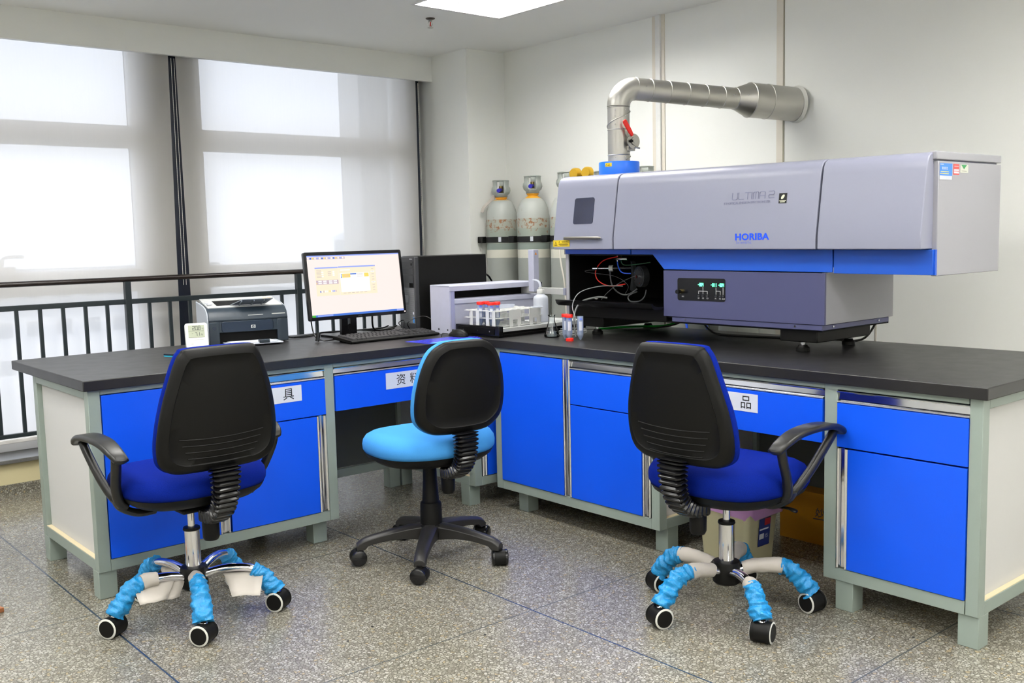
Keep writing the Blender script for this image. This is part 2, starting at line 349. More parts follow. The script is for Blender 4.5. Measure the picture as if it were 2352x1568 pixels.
# ------------------------------------------------------------------ the room
XR, YW, ZC = 1.62, 2.06, 2.645
XL, YB = -6.2, -6.6
TROFFERS = [((.24 if j == 0 else .08) if i == 0 else -1.45 - 1.65 * (i - 1), -.36 - 1.95 * j) for j in range(4) for i in range(4) if (i, j) not in ((0, 1), (0, 2))] + [(.08, -3.45)]  # only the first is in view; the others are added, placed for fill light
TW, TL = .625, 1.20
def room():
    struct('floor', MB().box(XL, XR, YB, 2.4, -.05, 0), M_floor)
    # ceiling with real openings for the recessed light panels
    xs = sorted({XL, XR + .1} | {v for x, y in TROFFERS for v in (x, x + TW)}); ys = sorted({YB, 2.5} | {v for x, y in TROFFERS for v in (y, y + TL)})
    mb = MB()
    for i in range(len(xs) - 1):
        for j in range(len(ys) - 1):
            cx, cy = (xs[i] + xs[i + 1]) / 2, (ys[j] + ys[j + 1]) / 2
            if any(x < cx < x + TW and y < cy < y + TL for x, y in TROFFERS): continue
            mb.box(xs[i], xs[i + 1], ys[j], ys[j + 1], ZC, ZC + .12)
    struct('ceiling', mb, M_ceil, smooth=False)
    struct('wall_right', MB().box(XR, XR + .15, YB, 2.5, 0, ZC), M_wall)
    struct('wall_front', MB().box(XL, XR, YB - .15, YB, 0, ZC), M_wall)
    struct('wall_left', MB().box(XL - .15, XL, YB, 2.5, 0, ZC), M_wall)
    struct('trim_1', MB().box(XL, 1.279, 2.10, 2.135, 2.471, ZC), M_wall)                  # the beam above the windows
    struct('trim_13', MB().box(XL, 1.279, 2.34, 2.5, 2.64, 3.0), M_wall)
    struct('trim_2', MB().box(1.279, XR, 1.70, 2.52, 0, ZC), M_wall)                      # pillar in the corner
    struct('wall_window', MB().box(XL, 1.279, YW, 2.36, .0, .178), M_low)
    struct('baseboard_window', MB().box(XL, 1.279, YW - .012, YW, 0, .06), M_floor)
    struct('window_sill', MB().box(XL, 1.279, YW - .03, 2.36, .178, .200), M_stone, bevel=.003)
    # joints and shallow strips on the right-hand wall
    struct('trim_3', MB().box(1.612, XR, .265, .299, 0, ZC), M_seam)
    struct('trim_4', MB().box(1.598, XR, .227, .264, 0, ZC), mat('white_conduit', (228, 228, 226), .5), bevel=.003)
    struct('trim_5', MB().box(1.612, XR, .204, .226, 0, ZC), M_seam)
    struct('trim_6', MB().box(1.614, XR, -.625, -.585, 0, ZC), M_seam)
    struct('trim_7', MB().box(1.617, XR, -.632, -.6255, 0, ZC), mat('joint_shadow_gap', (150, 146, 132), .7))
    # window frames: three bays; uprights, rails and panes
    def window(n, x0, x1, mull, tops):
        w = MB()
        zs = [(.2, .27), (1.072, 1.21), (1.93, 2.062), (2.60, 2.66)]
        for a, b in zs: w.box(x0, x1, 2.27, 2.33, a, b)
        for a, b in mull: w.box(a, b, 2.265, 2.335, .2, 2.66)
        f = struct('window_%d' % n, w, M_alu, bevel=.003)
        edges = sorted(mull)
        for (a, b), (c, d) in zip(edges[:-1], edges[1:]):
            for (z0, z1), (z2, z3) in zip(zs[:-1], zs[1:]):
                MB().box(b - .004, c + .004, 2.297, 2.303, z1 - .004, z2 + .004).build('pane', M_pane, f)
        return f
    w1 = window(1, -3.2, -.80, [(-3.24, -3.12), (-1.98, -1.90), (-.836, -.78)], 0)
    window(2, -.42, 1.26, [(-.44, -.398), (1.045, 1.279)], 0)
    window(3, -6.2, -3.24, [(-6.2, -6.1), (-4.7, -4.6), (-3.40, -3.24)], 0)
    h = MB(); h.box(-1.63, -1.545, 2.245, 2.27, 1.20, 1.245); h.tube(catmull([(-1.615, 2.25, 1.24), (-1.612, 2.23, 1.285), (-1.58, 2.22, 1.30), (-1.50, 2.22, 1.297)], 6), [.012] * 6 + [.010] * 12 + [.004], 8)
    h.build('handle', M_alu, w1, bevel=.003)
    # dark post between the two window bays and the one beside the pillar
    struct('trim_8', MB().box(-.74, -.50, 2.20, 2.40, .2, 2.6), M_navy, bevel=.004)
    struct('trim_9', MB().box(1.12, 1.232, 2.20, 2.28, .2, 2.6), M_navy, bevel=.004)
    struct('trim_10', MB().box(-.80, -.44, 2.25, 2.45, .2, 2.6), mat('pier_render', (96, 98, 98), .8))
M_pane = thin_glass('window_glass', (.96, .98, .98), .06)
room()

def outside():
    struct('ground', MB().box(-120, 160, 6, 320, -14.2, -14), mat('hazy_ground', (176, 180, 182), .9))
    lab = ['long hazy factory hall with a white roof seen through the blinds', 'pale distant office block seen through the left window', 'low grey distant building seen through the right window']
    for i, (x0, x1, y0, y1, h, c) in enumerate([(22, 48, 110, 130, 13.2, (222, 224, 228)), (-2, 12, 150, 165, 18, (196, 201, 208)), (78, 104, 118, 134, 15.5, (190, 196, 202))]):
        b = thing('distant_building', lab[i], 'building', ((x0 + x1) / 2, (y0 + y1) / 2, -14))
        m = MB().box(x0, x1, y0, y1, -14, -14 + h)
        m.build('wall', mat('far_facade_%d' % i, c, .8), b, world=True)
        r = MB().prism([(y0 - 1, -14 + h), (y1 + 1, -14 + h), ((y0 + y1) / 2, -14 + h + 2.0)], x0 - 1, x1 + 1, 'x'); r.build('roof', mat('far_roof', (236, 238, 240), .6), b, world=True)
        wn = MB()
        for k in range(int((x1 - x0) / 3)):
            for q in range(3): wn.box(x0 + 1 + 3 * k, x0 + 2.6 + 3 * k, y0 - .05, y0 + .1, -12 + q * 4, -10.4 + q * 4)
        tag(wn.build('windows', mat('far_glass', (130, 140, 152), .3), b, world=True), 'rows of grey windows')
    # the outer pier close to the right-hand window
    struct('trim_11', MB().box(.978, 1.55, 2.62, 2.9, 0, 3.2), mat('outer_pier_tiles', (186, 184, 180), .7, var=.05))
outside()

def blinds():
    lab = ['white roller blind lowered over the left window', 'white roller blind lowered over the right window, beside the pillar', 'white roller blind furthest left, lowered over the window by the left wall']
    for i, (x0, x1, xb0, xb1) in enumerate([(-3.2, -.638, -3.2, -.668), (-.594, 1.168, -.574, 1.152), (-6.1, -3.26, -6.1, -3.26)]):
        t = thing('roller_blind', lab[i], 'blind', ((x0 + x1) / 2, 2.15, .27), group='roller blinds over the windows')
        nx, nz = 24, 16; m = MB(); vs = []
        for k in range(nz + 1):
            z = .285 + (2.50 - .285) * k / nz; f = 1 - k / nz
            for j in range(nx + 1):
                u = j / nx; x = (x0 + (xb0 - x0) * f) * (1 - u) + (x1 + (xb1 - x1) * f) * u
                vs.append((x, 2.15 + .006 * math.sin(u * 9 + i) * f, z))
        fs = [(k * (nx + 1) + j, k * (nx + 1) + j + 1, (k + 1) * (nx + 1) + j + 1, (k + 1) * (nx + 1) + j) for k in range(nz) for j in range(nx)]
        m.add(vs, fs); m.build('fabric', M_blind, t, world=True)
        MB().box(xb0, xb1, 2.143, 2.157, .268, .290).build('bottom_bar', M_alu, t, world=True, bevel=.003)
        MB().cyl((x0 + .01, 2.172, 2.52), (x1 - .01, 2.172, 2.52), .022, seg=16).build('roller_tube', M_alu, t, world=True)
        cx = [[-.624], [-.606, 1.186], [-3.23]][i]
        for c in cx:
            ch = MB()
            for dx in (-.004, .004) if c > 0 else (0,):
                ch.tube([(c + dx, 2.142, 2.46), (c + dx - .004 + (.0 if c > 0 else 0), 2.14, 1.10)], .0014, 6)
                for k in range(100): z = 2.455 - k * .0135; ch.lathe([(.0005, -.003), (.0024, 0), (.0005, .003)], (c + dx - .004 * k / 100, 2.142 - .002 * k / 100, z), 6)
            ch.build('bead_chain', mat('white_bead_chain', (232, 230, 220), .35), t, world=True)
blinds()

def railing():
    t = thing('railing', 'dark painted metal railing with upright bars in front of the windows', 'railing', (-1.0, 2.0, 0))
    Y = 2.0
    MB().tube([(-6.15, Y, 1.154), (1.27, Y, 1.154)], .0175, 16, ry=.0155).build('handrail', M_hand, t, world=True)
    MB().box(-6.15, 1.27, Y - .010, Y + .010, 1.011, 1.040).build('upper_rail', M_rail, t, world=True, bevel=.002)
    MB().box(-6.15, 1.27, Y - .010, Y + .010, .323, .346).build('lower_rail', M_rail, t, world=True, bevel=.002)
    posts = [-6.48 + .3 + .1, -5.38, -4.28, -3.18, -2.10, -1.02, .08, 1.18]
    for x in posts: MB().box(x - .0175, x + .0175, Y - .0175, Y + .0175, 0, 1.142).build('post', M_rail, t, world=True, bevel=.002)
    for a, b in zip(posts[:-1], posts[1:]):
        n = 8
        for k in range(1, n + 1):
            x = a + (b - a) * k / (n + 1)
            MB().box(x - .010, x + .010, Y - .008, Y + .008, .345, 1.012).build('baluster', M_rail, t, world=True, bevel=.0015)
railing()

def troffers():
    M_em = glow('lit_diffuser', (255, 253, 247), TROFFER_STRENGTH)
    M_lv = mat('white_louver', (235, 236, 240), .25, spec=.6)
    first = None
    for i, (x, y) in enumerate(TROFFERS):
        if first is None:
            t = thing('ceiling_light', 'recessed ceiling light panel with a bright louver grid', 'ceiling light', (x, y, ZC), group='ceiling light panels')
            fr = MB()
            for d in ((-.012, TW + .012, -.012, .006), (-.012, TW + .012, TL - .006, TL + .012), (-.012, .006, .006, TL - .006), (TW - .006, TW + .012, .006, TL - .006)):
                fr.box(d[0], d[1], d[2], d[3], -.006, .000)
            fr.build('frame', M_alu, t, bevel=.001)
            hs = MB()
            for d in ((0, TW, 0, .008), (0, TW, TL - .008, TL), (0, .008, .008, TL - .008), (TW - .008, TW, .008, TL - .008)): hs.box(d[0], d[1], d[2], d[3], 0, .085)
            hs.box(0, TW, 0, TL, .085, .095); hs.build('housing', M_lv, t)
            MB().box(.01, TW - .01, .01, TL - .01, .048, .060).build('diffuser', M_em, t)
            lv = MB()
            for k in range(1, 3):
                u = TW * k / 3; lv.prism([(u - .003, .004), (u + .003, .004), (u + .014, .040), (u - .014, .040)], .01, TL - .01, 'y')
            for k in range(1, 8):
                v = TL * k / 8; lv.prism([(v - .003, .004), (v + .003, .004), (v + .009, .034), (v - .009, .034)], .01, TW - .01, 'x')
            lv.build('louver', M_lv, t); first = t
        else:
            c = copy_tree(first); c.location = (x, y, ZC)
            c['label'] = 'added unseen fill light panel %s, %s row from the windows' % (['near the right-hand wall', 'second from the right-hand wall', 'third from the right-hand wall', 'near the left wall'][int(round((.1 - x) / 1.6))], ['first', 'second', 'third', 'fourth'][int(round((-.36 - y) / 1.95 - .05))])
    s = thing('fire_sprinkler', 'small fire sprinkler hanging from the ceiling beside the light', 'sprinkler', (.534, 1.083, ZC))
    MB().lathe([(.028, 0), (.028, -.003), (.018, -.008), (.012, -.009)], seg=24).build('escutcheon', mat('dark_bronze', (70, 62, 56), .35, .7), s)
    b = MB().lathe([(.010, -.006), (.012, -.02), (.007, -.022)], seg=16)
    for a in (-1, 1): b.tube(catmull([(a * .010, 0, -.018), (a * .014, 0, -.032), (a * .004, 0, -.050)], 5), .0025, 6)
    b.lathe([(.002, -.049), (.018, -.053), (.018, -.055), (.002, -.055)], seg=20); b.build('body', M_steel, s)
    MB().cyl((0, 0, -.021), (0, 0, -.046), .0032, seg=10).build('bulb', mat('red_glass_bulb', (190, 30, 20), .15), s)
troffers()

# ------------------------------------------------------------------ benches
ZT = .81       # underside of the worktops
def worktops():
    m = MB().prism([(-1.906, 0), (-.0015, 0), (-.0015, .986), (-1.906, .986)], ZT, .85, 'z')
    tag(m.build('worktop', M_top, None, bevel=.003), 'black worktop of the left bench, under the printer and monitor', 'worktop')
    m = MB().prism([(0, -2.462), (.988, -2.462), (.988, .986), (0, .986)], ZT, .85, 'z')
    tag(m.build('worktop', M_top, None, bevel=.003), 'black worktop of the right bench, under the spectrometer', 'worktop')
worktops()
def channel_v(u0, u1, z0, z1):
    """upright recessed chrome pull: two ridges with a trough"""
    m = MB(); w = u1 - u0
    pr = [(u0, -.003), (u0 + .005, -.006), (u0 + .009, -.003), (u0 + .013, .010), (u1 - .016, .012), (u1 - .011, -.002), (u1 - .005, -.006), (u1, -.002), (u1, .016), (u0, .016)]
    return m.prism(list(reversed(pr)), z0, z1, 'z')
def channel_h(u0, u1, z0, z1):
    m = MB(); h = z1 - z0
    pr = [(-.002, z1), (-.005, z1 - .002), (-.004, z1 - .005), (.009, z1 - .008), (.006, z0 + .012), (.012, z0 + .010), (-.004, z0 + .007), (-.006, z0 + .003), (-.002, z0), (.016, z0), (.016, z1)]
    return m.prism(pr, u0, u1, 'x')
def unit_frame(t, w, posts, d=.72, legs=(), side=None, bottom=True, rail0=.107):
    m = MB()
    for u0, u1 in posts:
        m.box(u0, u1, 0, .045, rail0, ZT)
    m.box(0, .045, d - .045, d, rail0, ZT); m.box(w - .045, w, d - .045, d, rail0, ZT)
    m.box(.045, w - .045, 0, .04, .79, ZT)
    m.box(.0, .04, .045, d - .045, .775, ZT); m.box(w - .04, w, .045, d - .045, .775, ZT)
    if bottom:
        m.box(0.045, w - .045, 0, .04, rail0, .152); m.box(.0, .04, .045, d - .045, rail0, .152); m.box(w - .04, w, .045, d - .045, rail0, .152)
        m.box(.045, w - .045, d - .04, d, rail0, .152)
    m.build('frame', M_frame, t, bevel=.002)
    for (u, v) in legs: MB().box(u, u + .068, v, v + .068, 0, rail0 + .001).build('leg', M_frame, t, bevel=.002)
def carcass(t, w, d=.72):
    m = MB().box(.045, w - .045, .02, d - .02, .152, .158); m.build('bottom_board', M_ledge, t)
    for (a, b) in ((.022, .036), (w - .036, w - .022)): MB().box(a, b, .046, d - .046, .153, .774).build('side_panel', M_panel, t)
    MB().box(.046, w - .046, d - .03, d - .015, .153, ZT - .01).build('back_panel', M_panel, t)
    if True:
        MB().box(.001, .021, .046, d - .046, .1525, .1545).build('bottom_board', M_ledge, t)
        MB().box(w - .021, w - .001, .046, d - .046, .1525, .1545).build('bottom_board', M_ledge, t)
def paper_label(par, u0, u1, z0, z1, chars):
    m = MB().box(u0, u1, -.0065, -.0055, z0, z1)
    for s, u in chars: add_text(m, s, .055, frame((u, -.0068, (z0 + z1) / 2 - .019), (1, 0, 0), (0, 0, 1)), 1, ext=.0002)
    m.build('paper_label', [M_paper, M_ink], par, smooth=False)
def drawer(t, u0, u1, z0, z1, zc, name='drawer'):
    d = MB().box(u0, u1, -.005, .013, z0, z1).build(name, M_blue, t, bevel=.001)
    channel_h(u0 - .002, u1 + .002, z1 + .001, zc).build('drawer_handle', M_chrome, d)
    return d
def door(t, u0, u1, z0, z1, s0, s1, sz1):
    d = MB().box(u0, u1, -.005, .013, z0, z1).build('door', M_blue, t, bevel=.001)
    channel_v(s0, s1, z0, sz1).build('door_handle', M_chrome, d)
def cabinet_pair(lbl, loc, rz, w, legs, label=None):
    t = thing('bench_cabinet', lbl, 'cabinet', loc, rz)
    unit_frame(t, w, [(0, .045), (w - .045, w)], legs=legs); carcass(t, w)
    m = w / 2 + .015
    door(t, .048, .490, .155, .787, .491, .536, .787)
    d = drawer(t, .540, w - .047, .588, .744, .787)
    if label: paper_label(d, *label)
    door(t, .540, w - .094, .155, .583, w - .092, w - .047, .583)
    MB().box(.05, w - .05, .0135, .019, .156, .788).build('inner_panel', M_dark, t)
    return t
M_knee = mat('shade_darkened_panel', (74, 78, 76), .5, var=.03)  # shade of the knee space put into the panel colour
def benches():
    R = -PI / 2
    cabinet_pair('blue two-door cabinet at the left end of the left bench, behind the left chair', (-1.886, .02, 0), 0, 1.048,
                 [(.0, .012), (.945, .055), (.0, .65), (.945, .65)], (.66, .885, .664, .733, [('具', .795)]))
    cabinet_pair('blue two-door cabinet of the right bench nearest the corner', (.02, -.058, 0), R, 1.062,
                 [(.10, .055), (.99, .055), (.10, .65), (.99, .65)])
    # knee drawer units
    for nm, lb, loc, rz, w, u0, u1, lab in (('drawer_unit', 'wide blue drawer over the knee space of the left bench, behind the light blue chair', (-.838, .02, 0), 0, .78, .004, .776, (.27, .56, .660, .735, [('资', .326), ('料', .402)])),
                                 ('drawer_unit', 'wide blue drawer over the knee space of the right bench, above the waste bin', (.02, -1.120, 0), R, .768, .004, .762, (.25, .491, .668, .737, [('品', .410)]))):
        t = thing(nm, lb, 'drawer unit', loc, rz)
        m = MB().box(0, w, .0, .035, .79, ZT); m.build('frame', M_frame, t, bevel=.002)
        d = drawer(t, u0, u1, .594, .75, .788); paper_label(d, *lab)
        MB().box(0, w, .67, .694, .107, .152).build('rear_rail', M_frame, t, bevel=.002)
        MB().box(.02, w - .02, .015, .45, .60, .74).build('drawer_box', M_panel, t)
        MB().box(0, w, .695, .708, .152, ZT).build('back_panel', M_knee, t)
        if rz == 0: MB().box(.70, .768, .65, .712, 0, .108).build('leg', M_frame, t, bevel=.002)
    # corner cabinet
    t = thing('bench_cabinet', 'corner cabinet under the worktops, mostly hidden, with a narrow blue door', 'cabinet', (-.058, .02, 0))
    unit_frame(t, .98, [(0, .045)], legs=[(0, .05), (0, .65), (.9, .65)]); carcass(t, .98)
    door(t, .082, .5, .155, .787, .048, .078, .787)
    # end cabinet of the right bench
    t = thing('bench_cabinet', 'blue cabinet with one drawer and one door at the near end of the right bench', 'cabinet', (.02, -1.888, 0), R)
    w = .553
    unit_frame(t, w, [(0, .050), (w - .042, w)], legs=[(.045, .008), (w - .068, .008), (0, .65), (w - .068, .65)]); carcass(t, w)
    drawer(t, .052, .510, .590, .744, .787); MB().box(.05, w - .05, .0135, .019, .156, .788).build('inner_panel', M_dark, t)
    door(t, .094, .508, .155, .584, .051, .092, .584)
benches()

# ------------------------------------------------------------------ swivel chairs
M_fab_navy = mat('royal_blue_mesh_fabric', (8, 30, 122), .8, var=.35, scale=420, bump=.5, spec=.06)
M_fab_sky = mat('light_blue_fabric', (64, 138, 204), .85, var=.06, scale=300, bump=.2, spec=.1)
M_chr = mat('chrome', (228, 228, 232), .07, 1, var=.02)
M_wrap = mat('blue_plastic_wrap', (24, 130, 190), .30, var=.35, scale=230, bump=1.0, spec=.6)
M_tissue = mat('dusty_wrapping_paper', (182, 176, 168), .7, var=.10, scale=14, bump=.3)
M_ring = mat('pale_wheel_ring', (206, 206, 200), .4)
M_arm = mat('black_arm_plastic', (24, 24, 23), .36, var=.08, scale=90, bump=.03)
def sup(a, b, n, N=48):
    return [(a * math.copysign(abs(math.cos(2 * PI * k / N)) ** (2 / n), math.cos(2 * PI * k / N)), b * math.copysign(abs(math.sin(2 * PI * k / N)) ** (2 / n), math.sin(2 * PI * k / N))) for k in range(N)]
def outline(pts, n=6):
    """mirror a right-hand half profile (x, z) from bottom centre to top centre into a closed smooth outline"""
    half = [(0, pts[0][1])] + pts + [(0, pts[-1][1])] if pts[0][0] > 0 else pts
    full = half[1:-1] + [(-x, z) for x, z in reversed(half[1:-1])]
    return [(p.x, p.y) for p in catmull([Vector((x, z, 0)) for x, z in full], n, True)]
def back_shape(t, pts, y0, tilt, shell_m, fab_m, ribs, curve=.35, zc=.78):
    ol = outline(pts); cz = sum(p[1] for p in ol) / len(ol)
    def ring(s, dy):
        out = []
        for x, z in ol:
            X, Z = x * s, cz + (z - cz) * s
            y = y0 - tilt * (Z - .6) + curve * X * X + .12 * (Z - cz) ** 2 * 2 + dy
            out.append((X, y, Z))
        return out
    def off(d, dy):
        # inset by a fixed distance rather than by scale
        out = []
        w = max(p[0] for p in ol); h = (max(p[1] for p in ol) - min(p[1] for p in ol)) / 2
        for x, z in ol:
            X, Z = x * (w - d) / w, cz + (z - cz) * (h - d) / h
            out.append((X, y0 - tilt * (Z - .6) + curve * X * X + .24 * (Z - cz) ** 2 + dy, Z))
        return out
    m = MB().loft([off(.010, .004), off(.002, .000), off(.0, -.010), off(.004, -.022), off(.012, -.030), off(.030, -.034), off(.034, -.030), off(.07, -.031), off(.12, -.032), off(.17, -.033)])
    if ribs:
        for k in range(5):
            z = .70 - k * .022
            path = []
            for j in range(13):
                x = (j / 12 - .5) * (.30 - .02 * k); zz = z + .35 * x * x
                path.append((x, y0 - tilt * (zz - .6) + curve * x * x + .24 * (zz - cz) ** 2 - .0318, zz))
            m.tube(path, .0022, 6)
    m.build('back_shell', shell_m, t, angle=50)
    f = MB().loft([off(.012, .002), off(.004, .004), off(-.001, .012), off(.0, .024), off(.008, .036), off(.03, .046), off(.07, .052), off(.12, .054), off(.17, .055)])
    f.build('backrest', fab_m, t, angle=60)
def seat_shape(t, a, b, n, z, fab, yoff=0, k=1.0):
    def ring(s, zz, drop=0):
        out = []
        for x, y in sup(a * s, b * s, n): out.append((x, y + yoff, zz - drop * max(0, y) ** 2))
        return out
    MB().loft([ring(.90, z, .15), ring(.965, z + .004, .15), ring(.995, z + .02 * k, .15), ring(1, z + .04 * k, .18), ring(.985, z + .062 * k, .2), ring(.94, z + .082 * k, .22), ring(.85, z + .096 * k, .25), ring(.65, z + .102 * k, .25), ring(.35, z + .100 * k, .25), ring(.1, z + .098 * k, .25)]).build('seat', fab, t, angle=60)
    MB().loft([ring(.38, z - .046), ring(.64, z - .044), ring(.82, z - .036), ring(.935, z - .014, .1), ring(.972, z + .004, .15), ring(.90, z + .006, .15)]).build('seat_pan', M_dark, t, angle=50)
def bellows(t, path, w, d, n):
    P = catmull(path, 12); m = MB(); T = len(P)
    for i in range(n):
        u0 = i / n * (T - 1)
        rings = []
        for fr, s in ((0, .80), (.3, 1), (.6, 1), (.9, .80)):
            u = min(T - 1.001, u0 + fr * (T - 1) / n); k = int(u); q = P[k].lerp(P[k + 1], u - k); tg = (P[min(k + 1, T - 1)] - P[max(k - 1, 0)]).normalized()
            X = Vector((1, 0, 0)); Y = tg.cross(X).normalized()
            uu = u / (T - 1); W, D = (w[0] + (w[1] - w[0]) * uu) * s, (d[0] + (d[1] - d[0]) * uu) * s
            rings.append([tuple(q + X * x + Y * y) for x, y in rrect(2 * W, 2 * D, min(W, D) * .45, 3)])
        m.loft(rings)
    m.build('bellows', M_dark2, t, angle=30)
def caster(t, p, ang, style, hood=0):
    """twin wheel caster; ang = direction (deg) of the wheel axle"""
    a = math.radians(ang); ax = Vector((math.cos(a), math.sin(a), 0)); tr = Vector((-math.sin(a), math.cos(a), 0)) * (1 if hood == 0 else -1)
    r = .037 if style == 'ring' else .033
    c = Vector((p[0], p[1], r)); M = frame(c, tr, (0, 0, 1))
    b = MB()
    # hood: half round between the wheels, stem above
    hp = [(0, -.004)] + [(math.cos(q) * (r + .004), math.sin(q) * (r + .004)) for q in [math.radians(x) for x in range(-12, 175, 17)]]
    b.tube([c - ax * .0245, c + ax * .0245], r - .001, 26)
    b.cyl(c + Vector((0, 0, r * .8)), (p[0], p[1], p[2]), .011, .011, 14)
    cas = b.build('caster', M_dark, t, angle=40)
    for s in (-1, 1):
        if style == 'ring':
            w = MB().tube([c + ax * s * .0235, c + ax * s * .0335], [r, r - .001], 26, 0)
            w.tube([c + ax * s * .0332, c + ax * s * .0350], [r - .0005, r - .003], 26, 1)
            w.tube([c + ax * s * .0345, c + ax * s * .0366], [r - .007, r - .008], 26, 0)
            w.build('wheel', [M_dark, M_ring], cas, angle=40)
        else:
            MB().tube([c + ax * s * .0205, c + ax * s * .0225, c + ax * s * .030, c + ax * s * .034], [r - .002, r, r - .001, r - .006], 26).build('wheel', M_dark2, cas, angle=40)
def crumple(mb, P, r0, r1, mi=0, amp=.3, seg=18, seed=1, ripple=26):
    rnd = random.Random(seed); n = len(P); rings = []
    ph = [rnd.random() * 6.28 for _ in range(6)]
    for i, p in enumerate(P):
        t = (P[min(i + 1, n - 1)] - P[max(i - 1, 0)]).normalized(); x = t.cross(Vector((0, 0, 1))).normalized(); y = x.cross(t)
        u = i / (n - 1); r = r0 + (r1 - r0) * u; ring = []
        for k in range(seg):
            a = 2 * PI * k / seg
            q = p * 46 + Vector((math.cos(a), math.sin(a), 0)) * 1.3 + Vector((seed * 7.1, ph[0], 0))
            w = 1 + amp * (.22 * math.sin(u * ripple + 2 * math.sin(a + ph[0]) + ph[1]) + 1.1 * noise.fractal(q, 1.0, 2.2, 3) + .20 * (rnd.random() - .5))
            ring.append(tuple(p + x * math.cos(a) * r * w + y * math.sin(a) * r * w))
        rings.append(ring)
    mb.loft(rings, mi); return mb
def leg_path(a, R=.300, z0=.146, n=30):
    d = Vector((math.cos(a), math.sin(a), 0))
    return [Vector((d * (.03 + (R - .03) * (i / n)))) + Vector((0, 0, z0 + .022 * math.sin(PI * min(1, i / n * 1.15)) - .085 * max(0, (i / n - .62) / .38) ** 1.9)) for i in range(n + 1)]
def flap(mb, p, d, w, h, mi=0, bend=.3):
    """loose sheet of paper hanging from p; d along the leg"""
    p, d = Vector(p), Vector(d).normalized(); s = Vector((-d.y, d.x, 0)); rows = []
    for i in range(6):
        v = i / 5; c = p + Vector((0, 0, -h * v * .8)) + s * bend * h * (v + .25 * v * v) + d * h * .45 * v; ww = w * (1 - .35 * v)
        rows.append([tuple(c + d * (ww * (j / 4 - .5)) + s * .006 * math.sin(j * 1.7 + i)) for j in range(5)])
    vs = [q for r in rows for q in r]; fs = [(i * 5 + j, i * 5 + j + 1, (i + 1) * 5 + j + 1, (i + 1) * 5 + j) for i in range(5) for j in range(4)]
    mb.add(vs, fs, mi); return mb
def armrest(t, s):
    """pad bridging a Y shaped loop; s = -1 left, +1 right"""
    X = .290 * s
    P = catmull([(X - .01 * s, -.135, .632), (X, -.105, .658), (X + .004 * s, -.03, .682), (X + .006 * s, .07, .688), (X + .004 * s, .17, .680), (X, .228, .662), (X - .004 * s, .252, .648)], 6)
    n = len(P); rx = [.024 + .012 * math.sin(PI * min(1, .25 + .75 * (1 - i / (n - 1)))) - (.010 if i in (0, n - 1) else 0) for i in range(n)]
    a = MB(); rings = []
    for i, p in enumerate(P):
        tg = (P[min(i + 1, n - 1)] - P[max(i - 1, 0)]).normalized(); x = Vector((1, 0, 0)); y = tg.cross(x)
        rings.append([tuple(p + x * u + y * v) for u, v in rrect(2 * rx[i], .022, .010, 4)])
    a.loft(rings)
    b = catmull([(X, -.110, .650), (X - .002 * s, -.095, .60), (X - .012 * s, -.055, .53), (X - .030 * s, -.025, .475), (X - .055 * s, -.01, .448)], 6)
    f = catmull([(X, .225, .662), (X - .002 * s, .165, .61), (X - .012 * s, .085, .535), (X - .030 * s, .025, .478), (X - .060 * s, .0, .445)], 6)
    for path in (b, f): a.tube(path, .0145, 10, ry=.0175)
    a.tube(catmull([(X - .028 * s, 0, .478), (X - .045 * s, 0, .446), (X - .10 * s, 0, .418), (X - .16 * s, 0, .416)], 5), [.030] * 5 + [.024] * 5 + [.02] * 6, 10, ry=.014)
    a.build('armrest', M_arm, t, angle=45)
def chrome_base(t, a0, wraps, rot, cast):
    """five chrome tube legs, partly wrapped in paper and blue plastic"""
    MB().lathe([(.020, .098), (.042, .100), (.048, .106), (.049, .112), (.049, .172), (.046, .180), (.030, .184)], seg=32).build('hub', M_dark, t)
    MB().lathe([(.0275, .170), (.0275, .318), (.026, .320)], seg=28).build('column', M_chr, t)
    MB().lathe([(.029, .316), (.031, .320), (.029, .327), (.016, .328)], seg=28).build('column_collar', M_dark, t)
    MB().lathe([(.013, .326), (.013, .438)], seg=20).build('piston', M_chr, t)
    MB().box(-.075, .075, -.11, .10, .404, .424).build('tilt_mechanism', M_dark, t, bevel=.008)
    for k in range(5):
        ang = math.radians(a0 + 72 * k) - rot; P = leg_path(ang); n = len(P)
        lg = MB().tube(P, [.020 - .004 * i / (n - 1) for i in range(n)], 14, ry=[.017 - .003 * i / (n - 1) for i in range(n)]).build('leg', M_chr, t, angle=60)
        d = Vector((math.cos(ang), math.sin(ang), 0)); tip = P[-1]
        caster(t, (d.x * .298, d.y * .298, .088), cast[k][0] - math.degrees(rot), 'ring', cast[k][1])
        u0, ends, paper, flaps = wraps[k]
        if paper:
            pm = crumple(MB(), P[paper[0]:paper[1] + 1], .0245, .0285, amp=.12, seed=k + 3, ripple=5)
            pm.build('wrapping_paper', M_tissue, lg, angle=60)
        if flaps:
            fm = MB()
            for (i, w, h, b) in flaps: flap(fm, P[i] + Vector((0, 0, -.012)), d, w, h, bend=b)
            fm.build('paper_flap', M_tissue, lg, solid=.0006, angle=60)
        Q = []
        for i in range(u0 * 4, ends * 4 + 1): 
            q = i / 4; j = min(int(q), n - 2); Q.append(P[j].lerp(P[j + 1], q - j))
        Q = Q[:-3]
        crumple(MB(), Q, .0275, .0335, amp=.30, seed=11 + k, seg=30, ripple=40).build('blue_wrap', M_wrap, lg, angle=80)
